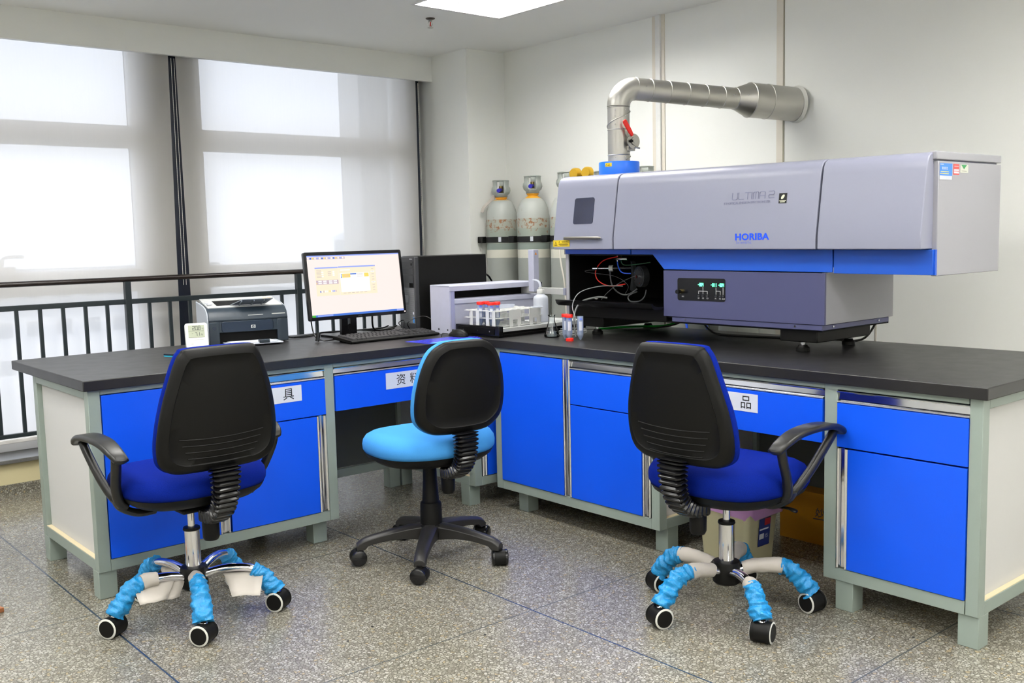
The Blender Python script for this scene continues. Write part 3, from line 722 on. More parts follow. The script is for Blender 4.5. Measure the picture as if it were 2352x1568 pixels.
def office_chair(label, loc, facing, back_pts, a0, wraps, cast, seat_m, shell, tilt=.12, sz=.459, sk=.95, group='royal blue office chairs with taped legs'):
    rot = math.atan2(facing[1], facing[0]) - PI / 2
    t = thing('office_chair', label, 'chair', loc, rot, group)
    seat_shape(t, .255, .245, 3.0, sz, seat_m, yoff=.01, k=sk)
    back_shape(t, back_pts, -.262, tilt, shell, seat_m, True)
    bellows(t, [(0, -.298, .60), (0, -.302, .56), (0, -.294, .50), (0, -.266, .445), (0, -.205, .408), (0, -.13, .402)], (.053, .030), (.032, .025), 17)
    MB().lathe([(.012, .312), (.024, .316), (.029, .327), (.030, .377), (.026, .392), (.012, .398)], (.0, -.165, 0), seg=20).build('height_knob', M_dark, t)
    MB().tube(catmull([(.10, .02, .408), (.19, .03, .406), (.235, .03, .408), (.262, .03, .402)], 4), [.007] * 9 + [.012] * 3 + [.008], 8, ry=.005).build('lever', M_dark, t)
    for s in (-1, 1): armrest(t, s)
    chrome_base(t, a0, wraps, rot, cast)
    return t
BK_L = [(.10, .583), (.165, .592), (.203, .622), (.214, .68), (.208, .76), (.192, .84), (.170, .915), (.152, .965), (.134, .995), (.10, 1.008)]
BK_R = [(.10, .578), (.165, .588), (.203, .618), (.214, .68), (.206, .76), (.188, .83), (.166, .90), (.150, .945), (.132, .972), (.10, .985)]
WL = [(18, 30, (12, 18), [(13, .15, .06, .9), (6, .10, .06, .8)]), (14, 30, (2, 15), None), (20, 30, None, [(16, .15, .07, -1.3)]), (22, 30, None, None), (20, 30, None, [(10, .1, .05, .2)])]
WR = [(14, 30, (4, 15), None), (20, 30, (18, 21), [(16, .08, .04, .6)]), (17, 30, (3, 18), None), (20, 30, (4, 20), None), (17, 30, (3, 18), [(12, .1, .05, -.3)])]
office_chair('royal blue office chair with armrests at the left bench, blue wrap on its chrome legs', (-1.672, -.362, 0), (-.02, 1), BK_L, 180, WL,
             [(214, 1), (216, 1), (214, 1), (230, 0), (250, 0)], M_fab_navy, M_dark, sz=.482, sk=.85)
office_chair('royal blue office chair with armrests at the right bench, in front of the waste bin', (-.258, -1.674, 0), (1, .03), BK_R, 168, WR,
             [(252, 0), (288, 0), (172, 1), (250, 0), (252, 0)], M_fab_navy, M_dark)

def task_chair():
    rot = math.atan2(1, .11) - PI / 2
    t = thing('office_chair', 'light blue armless office chair with a black five-star base, in the corner', 'chair', (-.672, -.455, 0), rot)
    seat_shape(t, .268, .245, 2.5, .470, M_fab_sky, yoff=.0, k=.9)
    pts = [(.08, .577), (.145, .592), (.192, .635), (.203, .70), (.196, .78), (.174, .86), (.142, .915), (.10, .942), (.06, .950)]
    back_shape(t, pts, -.262, .12, M_dark, M_fab_sky, False, curve=.5)
    bellows(t, [(0, -.296, .585), (0, -.300, .54), (0, -.290, .485), (0, -.262, .440), (0, -.20, .405), (0, -.14, .398)], (.050, .033), (.030, .024), 17)
    MB().lathe([(.010, .308), (.022, .312), (.028, .325), (.029, .380), (.024, .392), (.012, .394)], (.0, -.150, 0), seg=20).build('height_knob', M_dark, t)
    MB().lathe([(.028, .435), (.030, .34), (.036, .25), (.0365, .248), (.043, .243), (.045, .235), (.047, .150), (.047, .13)], seg=32).build('column_cover', M_dark, t)
    MB().lathe([(.02, .410), (.10, .413), (.12, .424), (.10, .440)], seg=28).build('tilt_mechanism', M_dark, t)
    MB().lathe([(.03, .085), (.058, .092), (.062, .12), (.056, .150), (.030, .158)], seg=32).build('hub', M_dark, t)
    for k in range(5):
        a = math.radians(153 + 72 * k) - rot; d = Vector((math.cos(a), math.sin(a), 0)); s = Vector((-d.y, d.x, 0)); rings = []
        N = 18
        for i in range(N + 1):
            u = i / N; r = .03 + .287 * u
            w = .034 - .011 * u; zt = .156 - .050 * u ** 1.6 - .012 * max(0, (u - .86) / .14) ** 2; zb = .088 + .012 * math.sin(PI * min(1, u * 1.1)) * 1.4 - .012 * u
            if u > .88: zb = .066
            c = d * r
            sec = [(-w, zb), (w, zb), (w, zt - .012), (w * .6, zt - .003), (0, zt), (-w * .6, zt - .003), (-w, zt - .012)]
            rings.append([tuple(c + s * x + Vector((0, 0, z))) for x, z in sec])
        MB().loft(rings).build('leg', mat('scuffed_black_plastic', (34, 33, 32), .42, var=.25, scale=18, bump=.05), t, angle=45, bevel=.002)
        caster(t, (d.x * .312, d.y * .312, .072), [250, 215, 325, 300, 290][k] - math.degrees(rot), 'plain', [0, 1, 0, 0, 0][k])
    return t
task_chair()

# ------------------------------------------------------------------ spectrometer
M_lav = mat('pale_lavender_enamel', (140, 142, 160), .30, var=.01, scale=60)
M_lav2 = mat('light_grey_enamel', (158, 158, 165), .4, var=.01, scale=60)
M_lilac = mat('lilac_enamel', (74, 76, 112), .4, var=.02, scale=200)
M_trim = mat('blue_enamel', (26, 84, 192), .36, var=.02, scale=200)
M_inblack = mat('matt_black_metal', (6, 6, 6), .6, var=.1, spec=.15)
M_yellow = mat('yellow_warning_label', (232, 200, 30), .5, var=.02)
M_red = mat('red_plastic', (225, 36, 26), .4, var=.04)
M_tubeclr = milky('clear_tubing', (120, 122, 124), .6)
def zt(z, y): return z + .013 * max(0, (z - .95) / .67) * (y + 1.1)
class IB(MB):
    """mesh builder that follows the slightly rising case of the instrument"""
    def build(s, *a, **k):
        s.v = [(x, y, zt(z, y)) for x, y, z in s.v]; return MB.build(s, *a, **k)
def spectrometer():
    t = thing('spectrometer', 'long lavender and blue bench spectrometer on the right bench, under the steel duct', 'spectrometer', (.66, -1.1, .85))
    k = dict(world=True)
    PR = [(.360, 1.272), (.360, 1.325), (.396, 1.565), (.402, 1.592), (.414, 1.612), (.432, 1.622), (.455, 1.626), (.955, 1.626), (.955, 1.272)]
    PRi = [(x, z) for x, z in PR]
    # three covers: hinged sample door, main cover, end cover
    dr = IB().prism(PRi, -.542, -.138, 'y').build('sample_door', M_lav, t, bevel=.004, angle=30, seg=3, **k)
    mc = IB().prism(PRi, -1.628, -.550, 'y').build('main_cover', M_lav, t, bevel=.004, angle=30, seg=3, **k)
    ec = IB().prism(PRi, -2.054, -1.636, 'y').build('end_cover', M_lav, t, bevel=.004, angle=30, seg=3, **k)
    ib = IB(); ib.box(.445, .950, -2.04, -.15, 1.247, 1.60); ib.box(.445, .950, -2.04, -.815, 1.19, 1.26); ib.build('inner_body', M_inblack, t, **k)
    IB().box(.445, .952, -2.072, -2.052, 1.172, 1.592).build('end_panel', M_lav2, t, bevel=.002, **k)
    IB().box(.437, .957, -2.070, -2.040, 1.598, 1.628).build('lid_edge', M_lav2, t, bevel=.003, **k)
    IB().box(.43, .950, -.152, -.140, 1.245, 1.60).build('left_panel', M_lav2, t, bevel=.002, **k)
    IB().box(.430, .950, -2.050, -1.64, 1.176, 1.20).build('bottom_plate', M_lav2, t, **k)
    # blue band
    def band(pts, nm='blue_band'):
        m = IB(); m.prism([(y, z) for y, z in pts], .424, .436, 'x'); m.build(nm, M_trim, t, bevel=.0015, **k)
    band([(-.155, 1.270), (-.155, 1.247), (-.598, 1.247), (-.598, 1.270)])
    band([(-.604, 1.270), (-.604, 1.247), (-.738, 1.247), (-.806, 1.180), (-1.664, 1.180), (-1.664, 1.270)])
    band([(-1.670, 1.270), (-1.670, 1.176), (-2.068, 1.176), (-2.068, 1.270)])
    IB().box(.432, .444, -2.0735, -2.060, 1.176, 1.270).build('blue_band', M_trim, t, **k)
    # lower cabinet
    IB().box(.419, .431, -1.635, -.806, .968, 1.176).build('front_panel', M_lilac, t, bevel=.0015, **k)
    IB().box(.430, .955, -1.632, -1.615, .968, 1.178).build('side_panel', M_lav2, t, bevel=.0015, **k)
    lc = IB().box(.431, .950, -1.614, -.815, .960, 1.2); lc.build('lower_body', M_inblack, t, **k)
    IB().box(.424, .940, -1.622, -.85, .944, .967).build('skirt', M_lilac, t, bevel=.003, **k)
    IB().box(.432, .95, -1.615, -.16, .938, .945).build('base_plate', M_inblack, t, **k)
    sc = IB()
    for y in (-.93, -1.50): sc.cyl((.4245, y, .957), (.419, y, .957), .0042, seg=10)
    for x in (.50, .85): sc.cyl((x, -1.621, .957), (x, -1.627, .957), .0042, seg=10)
    sc.build('screws', M_chrome, t, **k)
    # open sample bay
    IB().box(.425, .950, -.176, -.156, .942, 1.247).build('bay_side', M_lav2, t, bevel=.001, **k)
    b = IB(); b.box(.432, .95, -.1775, -.176, 1.0, 1.245); b.box(.90, .95, -.81, -.176, 1.0, 1.25); b.box(.43, .95, -.815, -.806, 1.0, 1.25); b.box(.437, .95, -.81, -.176, 1.240, 1.25); b.build('bay_lining', M_inblack, t, **k)
    pr = [(.334, 1.026), (.342, 1.008), (.356, .998), (.90, .998), (.90, 1.008), (.372, 1.010), (.352, 1.018), (.340, 1.028)]
    IB().prism(pr, -.806, -.170, 'y').build('drip_tray', M_dark2, t, **k)
    IB().box(.425, .94, -.815, -.19, .940, .999).build('bay_base', M_dark, t, bevel=.003, **k)
    for y0, y1, x1 in ((-.40, -.235, .95), (-1.590, -1.415, .845)):
        MB().box(.440, x1, y0, y1, .892, .942).build('support_beam', M_dark, t, bevel=.004, **k)
    for x, y in ((.475, -.325), (.860, -.318), (.470, -1.505), (.790, -1.520)):
        f = MB().lathe([(.022, .850), (.027, .852), (.027, .866), (.020, .872), (.018, .878)], (x, y, 0), 24); f.build('foot', M_dark, t, **k)
        MB().lathe([(.008, .876), (.008, .883), (.0115, .883), (.0115, .889), (.006, .889), (.006, .893)], (x, y, 0), 16).build('foot_bolt', M_chrome, t, **k)
    # door: window, handle, label
    sl = Vector((.036, 0, .240)).normalized()
    Fm = lambda y, z, dx=0: frame((.360 + (z - 1.325) * .15 - .0006 - dx, y, zt(z, y)), (0, -1, 0), sl)
    wm = MB(); W_ = rrect(.135, .128, .012, 4); M = Fm(-.338, 1.455)
    wm.loft([[(x, y, -.002) for x, y in W_], [(x, y, .0012) for x, y in W_]], M=M)
    wm.build('torch_window', mat('smoked_window', (34, 38, 62), .08, var=.3, scale=9, spec=.8), dr, world=False).location = Vector((0, 0, 0)) - t.location
    hm = MB().tube(catmull([(.352, -.225, 1.326), (.343, -.245, 1.326), (.341, -.35, 1.326), (.343, -.455, 1.326), (.352, -.475, 1.326)], 5), [.005] * 4 + [.0078] * 13 + [.005] * 4, 10)
    hm.v = [(x, y, zt(z, y)) for x, y, z in hm.v]; hm.build('door_handle', mat('brushed_nickel', (130, 127, 120), .35, 1), dr).location = -t.location
    lm = MB(); M = frame((.3590, -.137, zt(1.285, -.137)), (0, -1, 0), (0, 0, 1)); lm.box(0, .118, 0, .032, 0, .001, 0, M)
    strokes(lm, [[(.004, .003), (.004, .029), (.114, .029), (.114, .003), (.004, .003)]], .0008, frame((.3588, -.137, zt(1.285, -.137)), (0, -1, 0), (0, 0, 1)), 1, t=.0008)
    M2 = frame((.3578, -.137, zt(1.285, -.137)), (0, -1, 0), (0, 0, 1))
    strokes(lm, [[(.010, .006), (.030, .006), (.020, .025), (.010, .006)], [(.014, .0075), (.026, .0075)], [(.017, .010), (.023, .010)], [(.020, .012), (.020, .018)], [(.042, .020), (.050, .020), (.046, .027), (.042, .020)]], .0012, M2, 1)
    add_text(lm, 'WARNING', .0105, M2 @ Matrix.Translation((.062, .0195, 0)), 1, space=.95)
    strokes(lm, [[(.042, .014), (.105, .014)], [(.042, .0105), (.108, .0105)], [(.048, .007), (.104, .007)]], .0018, M2, 1)
    lm.build('warning_label', [M_yellow, M_ink], dr, smooth=False).location = -t.location
    # lettering on the main cover
    lg = MB(); z = 1.311; y = -1.248
    add_text(lg, 'HORIBA', .0375, frame((.3592, y, zt(z, y)), (0, -1, .004), (0, 0, 1)) @ Matrix.Diagonal((1.2, 1, 1, 1)), 0, bold=.0010, space=1.03, ext=.0004)
    lg.build('brand_lettering', mat('blue_print', (20, 80, 245), .4), mc, smooth=False).location = -t.location
    l2 = MB(); add_text(l2, 'Scientific', .0165, frame((.3594, -1.254, zt(1.296, -1.254)), (0, -1, .004), (0, 0, 1)), 0, space=1.25)
    l2.build('lettering', mat('pale_blue_print', (100, 116, 206), .4), mc, smooth=False).location = -t.location
    l3 = MB(); G = []
    h, w = 1.0, .78; x = 0
    def gl(*p):
        nonlocal x
        for pl in p: G.append([(a + x, b) for a, b in pl])
        x += w + .22
    gl([(0, 1), (0, .14), (.14, 0), (w - .14, 0), (w, .14), (w, 1)])
    gl([(0, 1), (0, .14), (.14, 0), (w, 0)])
    gl([(0, 1), (w, 1)], [(w / 2, 1), (w / 2, 0)])
    G.append([(x, 1), (x, 0)]); x += .24
    gl([(0, 0), (0, .86), (.14, 1), (w - .1, 1), (w, .86), (w, 0)], [(w / 2, 1), (w / 2, 0)])
    gl([(0, 0), (0, .86), (.14, 1), (w - .14, 1), (w, .86), (w, 0)], [(0, .42), (w, .42)])
    x += .35
    gl([(0, 1), (w - .1, 1), (w, .88), (w, .6), (w - .1, .5), (.1, .5), (0, .4), (0, .12), (.1, 0), (w, 0)])
    s = .0275
    strokes(l3, [[(a * s * 1.18, b * s) for a, b in pl] for pl in G], .0027, frame((.3818, -1.217, zt(1.479, -1.217)), (0, -1, .004), sl), 0, t=.0006)
    add_text(l3, 'ICP OPTICAL EMISSION SPECTROMETER', .0143, frame((.3785, -1.176, zt(1.459, -1.176)), (0, -1, .004), sl), 0, space=.9, shear=0)
    l3.build('model_lettering', mat('grey_print', (120, 122, 148), .4), mc, smooth=False).location = -t.location
    l4 = MB(); M = frame((.3795, -1.447, zt(1.457, -1.447)), (0, -1, 0), sl); l4.box(0, .037, 0, .041, 0, .0008, 0, M)
    e = [(.0185 + .0085 * math.cos(a) * math.cos(.9) * 1.25 - .006 * math.sin(a) * math.sin(.9), .026 + .0085 * math.cos(a) * math.sin(.9) * 1.25 + .006 * math.sin(a) * math.cos(.9)) for a in [2 * PI * q / 24 for q in range(24)]]
    l4.loft([[(a, b, .0008) for a, b in e], [(a, b, .0014) for a, b in e]], 1, M=M)
    strokes(l4, [[(.004, .0105), (.033, .0105)], [(.008, .0055), (.028, .0055)]], .0026, M @ Matrix.Translation((0, 0, .001)), 1)
    l4.build('logo_badge', [M_ink, mat('ivory_print', (222, 224, 200), .5)], mc, smooth=False).location = -t.location
    # display panel
    dp = MB(); M = frame((.4188, -1.022, zt(1.094, -1.022)), (0, -1, 0), (0, 0, 1)); Wd = rrect(.265, .100, .010, 4)
    dp.loft([[(a, b, -.002) for a, b in Wd], [(a, b, .0012) for a, b in Wd]], 0, M=M)
    Mt = M @ Matrix.Translation((0, 0, .0016))
    strokes(dp, [[(.012, .012), (.012, -.018)], [(-.012, -.018), (-.012, -.006), (.036, -.006), (.036, -.018)]], .0022, Mt, 1)
    strokes(dp, [[(.083, .010), (.083, -.018)], [(.083, -.004), (.106, -.004), (.106, -.018)], [(.121, .010), (.121, -.018)]], .0022, Mt, 1)
    for u, s_ in ((-.014, 'G1'), (.010, 'G2'), (.034, 'G3'), (.080, 'P1'), (.103, 'P2'), (.117, 'AUX')): add_text(dp, s_, .0085, Mt @ Matrix.Translation((u - .003, -.040, 0)), 1)
    add_text(dp, 'SAS', .0085, Mt @ Matrix.Translation((-.108, -.035, 0)), 1)
    pn = dp.build('display_panel', [M_dark2, mat('white_print', (215, 215, 215), .5)], t, smooth=False); pn.location = -t.location
    dg = MB()
    for u, s_ in ((-.008, '-804'), (.063, '-011'), (.103, '-804')): seg7(dg, s_, .0125, M @ Matrix.Translation((u - .006, .016, .0018)), 0, w=.0052, lw=.0024)
    dg.build('green_digits', glow('green_led', (90, 255, 170), 4), pn, smooth=False)
    kn = MB()
    for u in (-.012, .012, .036, .083, .106, .121): kn.cyl(M @ Vector((u, -.027, .001)), M @ Vector((u, -.027, .007)), .0045, .0035, 12)
    kn.build('knobs', M_grey, pn)
    kb = MB().cyl(M @ Vector((-.108, -.010, .001)), M @ Vector((-.108, -.010, .010)), .010, seg=18, mi=1); kb.cyl(M @ Vector((-.108, -.010, .008)), M @ Vector((-.108, -.010, .035)), .0085, .0095, 18)
    kb.build('pressure_knob', [M_dark2, mat('brass', (200, 180, 120), .25, 1)], pn)
    # stickers on the end panel
    for nm, y0, d, cols in (('blue_sticker', 0, (.452, .545, 1.525, 1.583), 0), ('red_sticker', 1, (.556, .600, 1.544, 1.583), 1), ('green_sticker', 2, (.610, .672, 1.553, 1.583), 2)):
        x0, x1, z0, z1 = d; M = frame((x0, -2.0725, zt(z0, -2.07)), (1, 0, 0), (0, 0, 1)); w, h = x1 - x0, z1 - z0; s_ = MB().box(0, w, 0, h, 0, .0006, 0, M)
        Mu = M @ Matrix.Translation((0, 0, .0006))
        if cols == 0:
            s_.box(0, w, .014, h, 0, .0005, 1, Mu); strokes(s_, [[(.004, h - .004), (.026, h - .004)]], .002, Mu @ Matrix.Translation((0, 0, .0003)), 0)
            add_text(s_, '使用状态', .0115, Mu @ Matrix.Translation((.014, h - .022, .0006)), 0)
            strokes(s_, [[(.008, h - .030), (.066, h - .030)], [(.004, h - .037), (.066, h - .037)]], .0022, Mu @ Matrix.Translation((0, 0, .0003)), 2)
            ms = [M_paper, mat('sticker_blue', (66, 130, 235), .5), mat('sticker_yellow', (220, 215, 90), .5)]
        elif cols == 1:
            s_.box(.003, w - .003, .014, .020, 0, .0005, 1, Mu); s_.box(.003, w - .003, .005, .012, 0, .0005, 1, Mu); strokes(s_, [[(.006, .031), (.038, .031)]], .0015, Mu, 1)
            ms = [mat('sticker_red', (222, 80, 78), .5), M_paper]
        else:
            s_.prism([(.006, h - .001), (.028, h - .017), (.050, h - .001)][::-1], 0, .0006, 'z', 1, M=Mu); strokes(s_, [[(.010, .006), (.048, .006)]], .0014, Mu, 2)
            ms = [mat('sticker_cream', (206, 208, 196), .5), mat('sticker_green', (40, 140, 76), .5), M_grey]
        s_.build(nm, ms, t, smooth=False).location = -t.location
    # exhaust collar
    cl = MB().lathe([(.060, 1.630), (.100, 1.632), (.101, 1.640), (.101, 1.697), (.099, 1.700), (.058, 1.700)], (.625, -.345, 0), 48)
    cl.v = [(x, y, z + .004) for x, y, z in cl.v]; co = cl.build('exhaust_collar', mat('collar_blue', (28, 112, 236), .35), t, **k)
    lb = MB(); M = frame((.5315, -.310, 1.683), (.42, -.9, 0), (0, 0, 1))
    a0 = math.atan2(-.02, -.1)
    for q in range(6):
        a = PI + .02 + q * .062; b_ = a + .062; r = .1016
        lb.add([(.625 + r * math.cos(a), -.345 + r * math.sin(a), 1.678), (.625 + r * math.cos(b_), -.345 + r * math.sin(b_), 1.678), (.625 + r * math.cos(b_), -.345 + r * math.sin(b_), 1.696), (.625 + r * math.cos(a), -.345 + r * math.sin(a), 1.696)], [(0, 1, 2, 3)])
    r = .1022
    for c0 in (PI + .10, PI + .26):
        P3 = lambda a, z: (.625 + r * math.cos(a), -.345 + r * math.sin(a), z)
        lb.tube([P3(c0 - .05, 1.681), P3(c0 + .05, 1.681), P3(c0, 1.692), P3(c0 - .05, 1.681)], .0006, 4, 1)
    lb.build('caution_sticker', [M_yellow, M_ink], co, solid=0).location = (0, 0, 0)
    for ch in (co.children): ch.location = -t.location
    # peristaltic pump, nebuliser and tubing inside the bay
    pu = MB(); c = Vector((.62, -.475, 1.135)); n = Vector((-.95, .30, 0)).normalized()
    pu.tube([c - n * .03, c + n * .002], [.052, .052], 36); pu.tube([c, c + n * .006], [.048, .046], 36); pu.tube([c + n * .005, c + n * .016], [.010, .008], 16, 1)
    s_ = n.cross(Vector((0, 0, 1)))
    for q in range(12):
        a = 2 * PI * q / 12; p = c + s_ * .037 * math.cos(a) + Vector((0, 0, .037 * math.sin(a))); pu.tube([p + n * .004, p + n * .008], .0026, 8, 1)
    pu.prism([(-.075, -.070), (-.045, -.075), (-.040, .0), (-.048, .07), (-.066, .078), (-.058, .0)], -.01, .01, 'z', 0, M=frame(c, -s_, (0, 0, 1)))
    pu.build('peristaltic_pump', [M_grey, M_chrome], t, angle=40).location = -t.location
    nb = MB().tube([(.56, -.255, 1.176), (.60, -.33, 1.176)], [.006, .006], 12, 0); nb.tube([(.585, -.305, 1.176), (.595, -.322, 1.176)], [.016, .016], 18, 1); nb.tube([(.595, -.322, 1.176), (.66, -.44, 1.176)], [.012, .012], 16, 2); nb.tube([(.545, -.228, 1.176), (.558, -.250, 1.176)], [.009, .008], 12, 0)
    nb.tube([(.60, -.33, 1.225), (.60, -.42, 1.225)], [.010, .010], 10, 0); nb.tube([(.60, -.35, 1.238), (.60, -.35, 1.21)], [.005, .005], 8, 0)
    nb.build('nebuliser', [M_chrome, M_white, M_dark2], t).location = -t.location
    def line(nm, pts, r, m):
        MB().tube(catmull(pts, 8), r, 8).build(nm, m, t).location = -t.location
    line('red_tube', [(.58, -.37, 1.235), (.57, -.28, 1.215), (.56, -.235, 1.165), (.56, -.25, 1.115), (.57, -.32, 1.088), (.59, -.41, 1.098)], .0028, M_red)
    line('blue_tube', [(.60, -.35, 1.24), (.60, -.352, 1.19), (.605, -.375, 1.155), (.62, -.42, 1.150)], .003, mat('blue_tube', (20, 90, 235), .3))
    line('green_tube', [(.60, -.375, 1.24), (.60, -.38, 1.20), (.61, -.42, 1.192), (.62, -.55, 1.205)], .0025, mat('green_tube', (16, 90, 50), .3))
    line('clear_tube', [(.58, -.315, 1.16), (.58, -.325, 1.10), (.585, -.36, 1.058), (.59, -.42, 1.045), (.60, -.48, 1.075)], .0035, M_tubeclr)
    line('clear_tube', [(.61, -.53, 1.07), (.58, -.545, 1.04), (.57, -.52, 1.018), (.57, -.46, 1.016), (.58, -.44, 1.04), (.60, -.48, 1.062)], .003, M_tubeclr)
    line('clear_tube', [(.60, -.47, 1.14), (.56, -.40, 1.105), (.54, -.34, 1.06), (.53, -.30, 1.02)], .0018, M_tubeclr)
    line('clear_tube', [(.55, -.25, 1.17), (.52, -.20, 1.165), (.53, -.22, 1.155), (.60, -.33, 1.135), (.62, -.40, 1.09), (.60, -.40, 1.05)], .0014, M_tubeclr)
    MB().lathe([(.002, 0), (.009, .004), (.009, .010), (.002, .014)], (.46, -.335, 1.026), 14).build('tray_knob', M_white, t).location = -t.location
    line('drain_tube', [(.47, -.40, 1.036), (.43, -.365, 1.040), (.36, -.325, 1.018), (.325, -.315, .96), (.318, -.322, .90), (.318, -.33, .853)], .0045, mat('grey_tube', (120, 122, 122), .3))
    line('sample_tube', [(.56, -.42, 1.09), (.45, -.37, 1.093), (.34, -.34, 1.068), (.285, -.345, 1.01), (.262, -.385, .955), (.262, -.395, .90)], .0022, mat('pale_tube', (150, 152, 154), .3))
spectrometer()

def duct():
    t = thing('exhaust_duct', 'galvanised steel exhaust duct elbowing from the spectrometer into the right wall', 'duct', (.625, -.345, 1.702))
    k = dict(world=True); R = .055; c0 = Vector((.625, -.345, 0)); d = Vector((1, -.36, 0)).normalized()
    MB().cyl(c0 + Vector((0, 0, 1.701)), c0 + Vector((0, 0, 1.975)), R, seg=40).build('vertical_pipe', M_steel, t, **k)
    # elbow in four mitred gores
    rb = .090; P = []
    for i in range(17):
        a = PI / 2 * i / 16; P.append(c0 + d * (rb - rb * math.cos(a)) + Vector((0, 0, 1.975 + rb * math.sin(a))))
    MB().tube(P, R + .002, 40).build('elbow', M_steel, t, angle=60, **k)
    e = P[-1]; wall = c0 + d * ((1.625 - .625) / d.x); wall.z = 2.012; e2 = e.lerp(wall, .60); e3 = e.lerp(wall, .69)
    MB().tube([e, e2], R, 40).build('horizontal_pipe', M_steel, t, **k)
    MB().tube([e2, e3], [R, .089], 40).build('reducer', M_steel, t, **k)
    MB().tube([e3, wall], .089, 40).build('wide_pipe', M_steel, t, **k)
    def ring(p, ax, r, w=.002): MB().tube([p - ax * w, p, p + ax * w], [r + .0003, r + .0024, r + .0003], 40).build('seam_ring', M_steel, t, angle=60, **k)
    ax = (wall - e).normalized()
    for u in (.0, .085, .19, .30, .41, .515, .60): ring(e.lerp(wall, u), ax, R)
    for u in (.69, .80): ring(e.lerp(wall, u), ax, .089)
    for z in (1.738, 1.862, 1.972): ring(c0 + Vector((0, 0, z)), Vector((0, 0, 1)), R)
    # the spiral lock seam
    for z0 in (1.875, 1.712):
        hel = [(c0.x + (R + .002) * math.cos(a), c0.y + (R + .002) * math.sin(a), z0 + .075 * (a + 2.6) / (2 * PI) * 1.4) for a in [PI * .6 + PI * 1.2 * q / 24 for q in range(25)]] if z0 > 1.8 else [(c0.x + (R + .002) * math.cos(a), c0.y + (R + .002) * math.sin(a), z0 + .010 * q) for q, a in enumerate([PI * 1.45, PI * 1.6, PI * 1.75])]
        if z0 > 1.8: hel = [(x, y, min(z, 1.965)) for x, y, z in [(p[0], p[1], 1.87 + .085 * i / 24) for i, p in enumerate(hel)]]
        MB().tube(hel, .0025, 6).build('spiral_seam', M_steel, t, angle=60, **k)
    sw = MB()
    for z in (1.885, 1.955, 1.725, 1.925):
        for a in (3.6, 4.5): p = c0 + Vector((math.cos(a) * R, math.sin(a) * R, z)); sw.tube([p, p + Vector((math.cos(a), math.sin(a), 0)) * .004], .003, 8)
    for u in (.04, .56, .64): p = e.lerp(wall, u); q = Vector((-.35, -.92, .15)).normalized(); r = R if u < .6 else .073; sw.tube([p + q * r * .98, p + q * (r + .004)], .003, 8)
    sw.build('rivets', M_chrome, t, **k)
    # damper lever
    h = c0 + Vector((R * .35, -R * .95, 1.80)); n = Vector((-.15, -.99, 0)).normalized(); u = Vector((.99, -.15, 0))
    dm = MB().tube([h, h + n * .045], [.020, .020], 16); dm.tube([h + n * .030, h + n * .036], [.037, .037], 28)
    dm.tube([h + n * .036, h + n * .048], [.011, .011], 12); dm.box(-.02, .02, -.045, -.02, -.0, .02, M=frame(h + n * .0, u, (0, 0, 1)))
    dm.tube([h + n * .040 + u * .0 + Vector((0, 0, -.028)), h + n * .044 + u * .030 + Vector((0, 0, -.034))], .0045, 8)
    dm.build('damper_plate', M_steel, t, angle=40, **k)
    MB().tube([h + n * .030 + u * -.022 + Vector((0, 0, .0)), h + n * .048 + u * -.022], .008, 8).build('bolt', M_dark, t, **k)
    L0 = h + n * .040 + Vector((0, 0, .026)) - u * .012; L1 = h + n * .046 - u * .068 + Vector((0, 0, .098)); ld = (L1 - L0).normalized(); sd = ld.cross(n)
    lv = MB().loft([[tuple(p + sd * a * w + n * b * .005) for a, b in ((-1, -1), (1, -1), (1, 1), (-1, 1))] for p, w in ((L0, .007), (L0.lerp(L1, .25), .0105), (L0.lerp(L1, .9), .0115), (L1, .008))])
    lv.build('damper_lever', M_red, t, bevel=.002, **k)
    struct('trim_12', MB().tube([wall - d * .02 , wall - d * .002], [.091, .099], 36), mat('fresh_plaster', (222, 222, 216), .8))
duct()

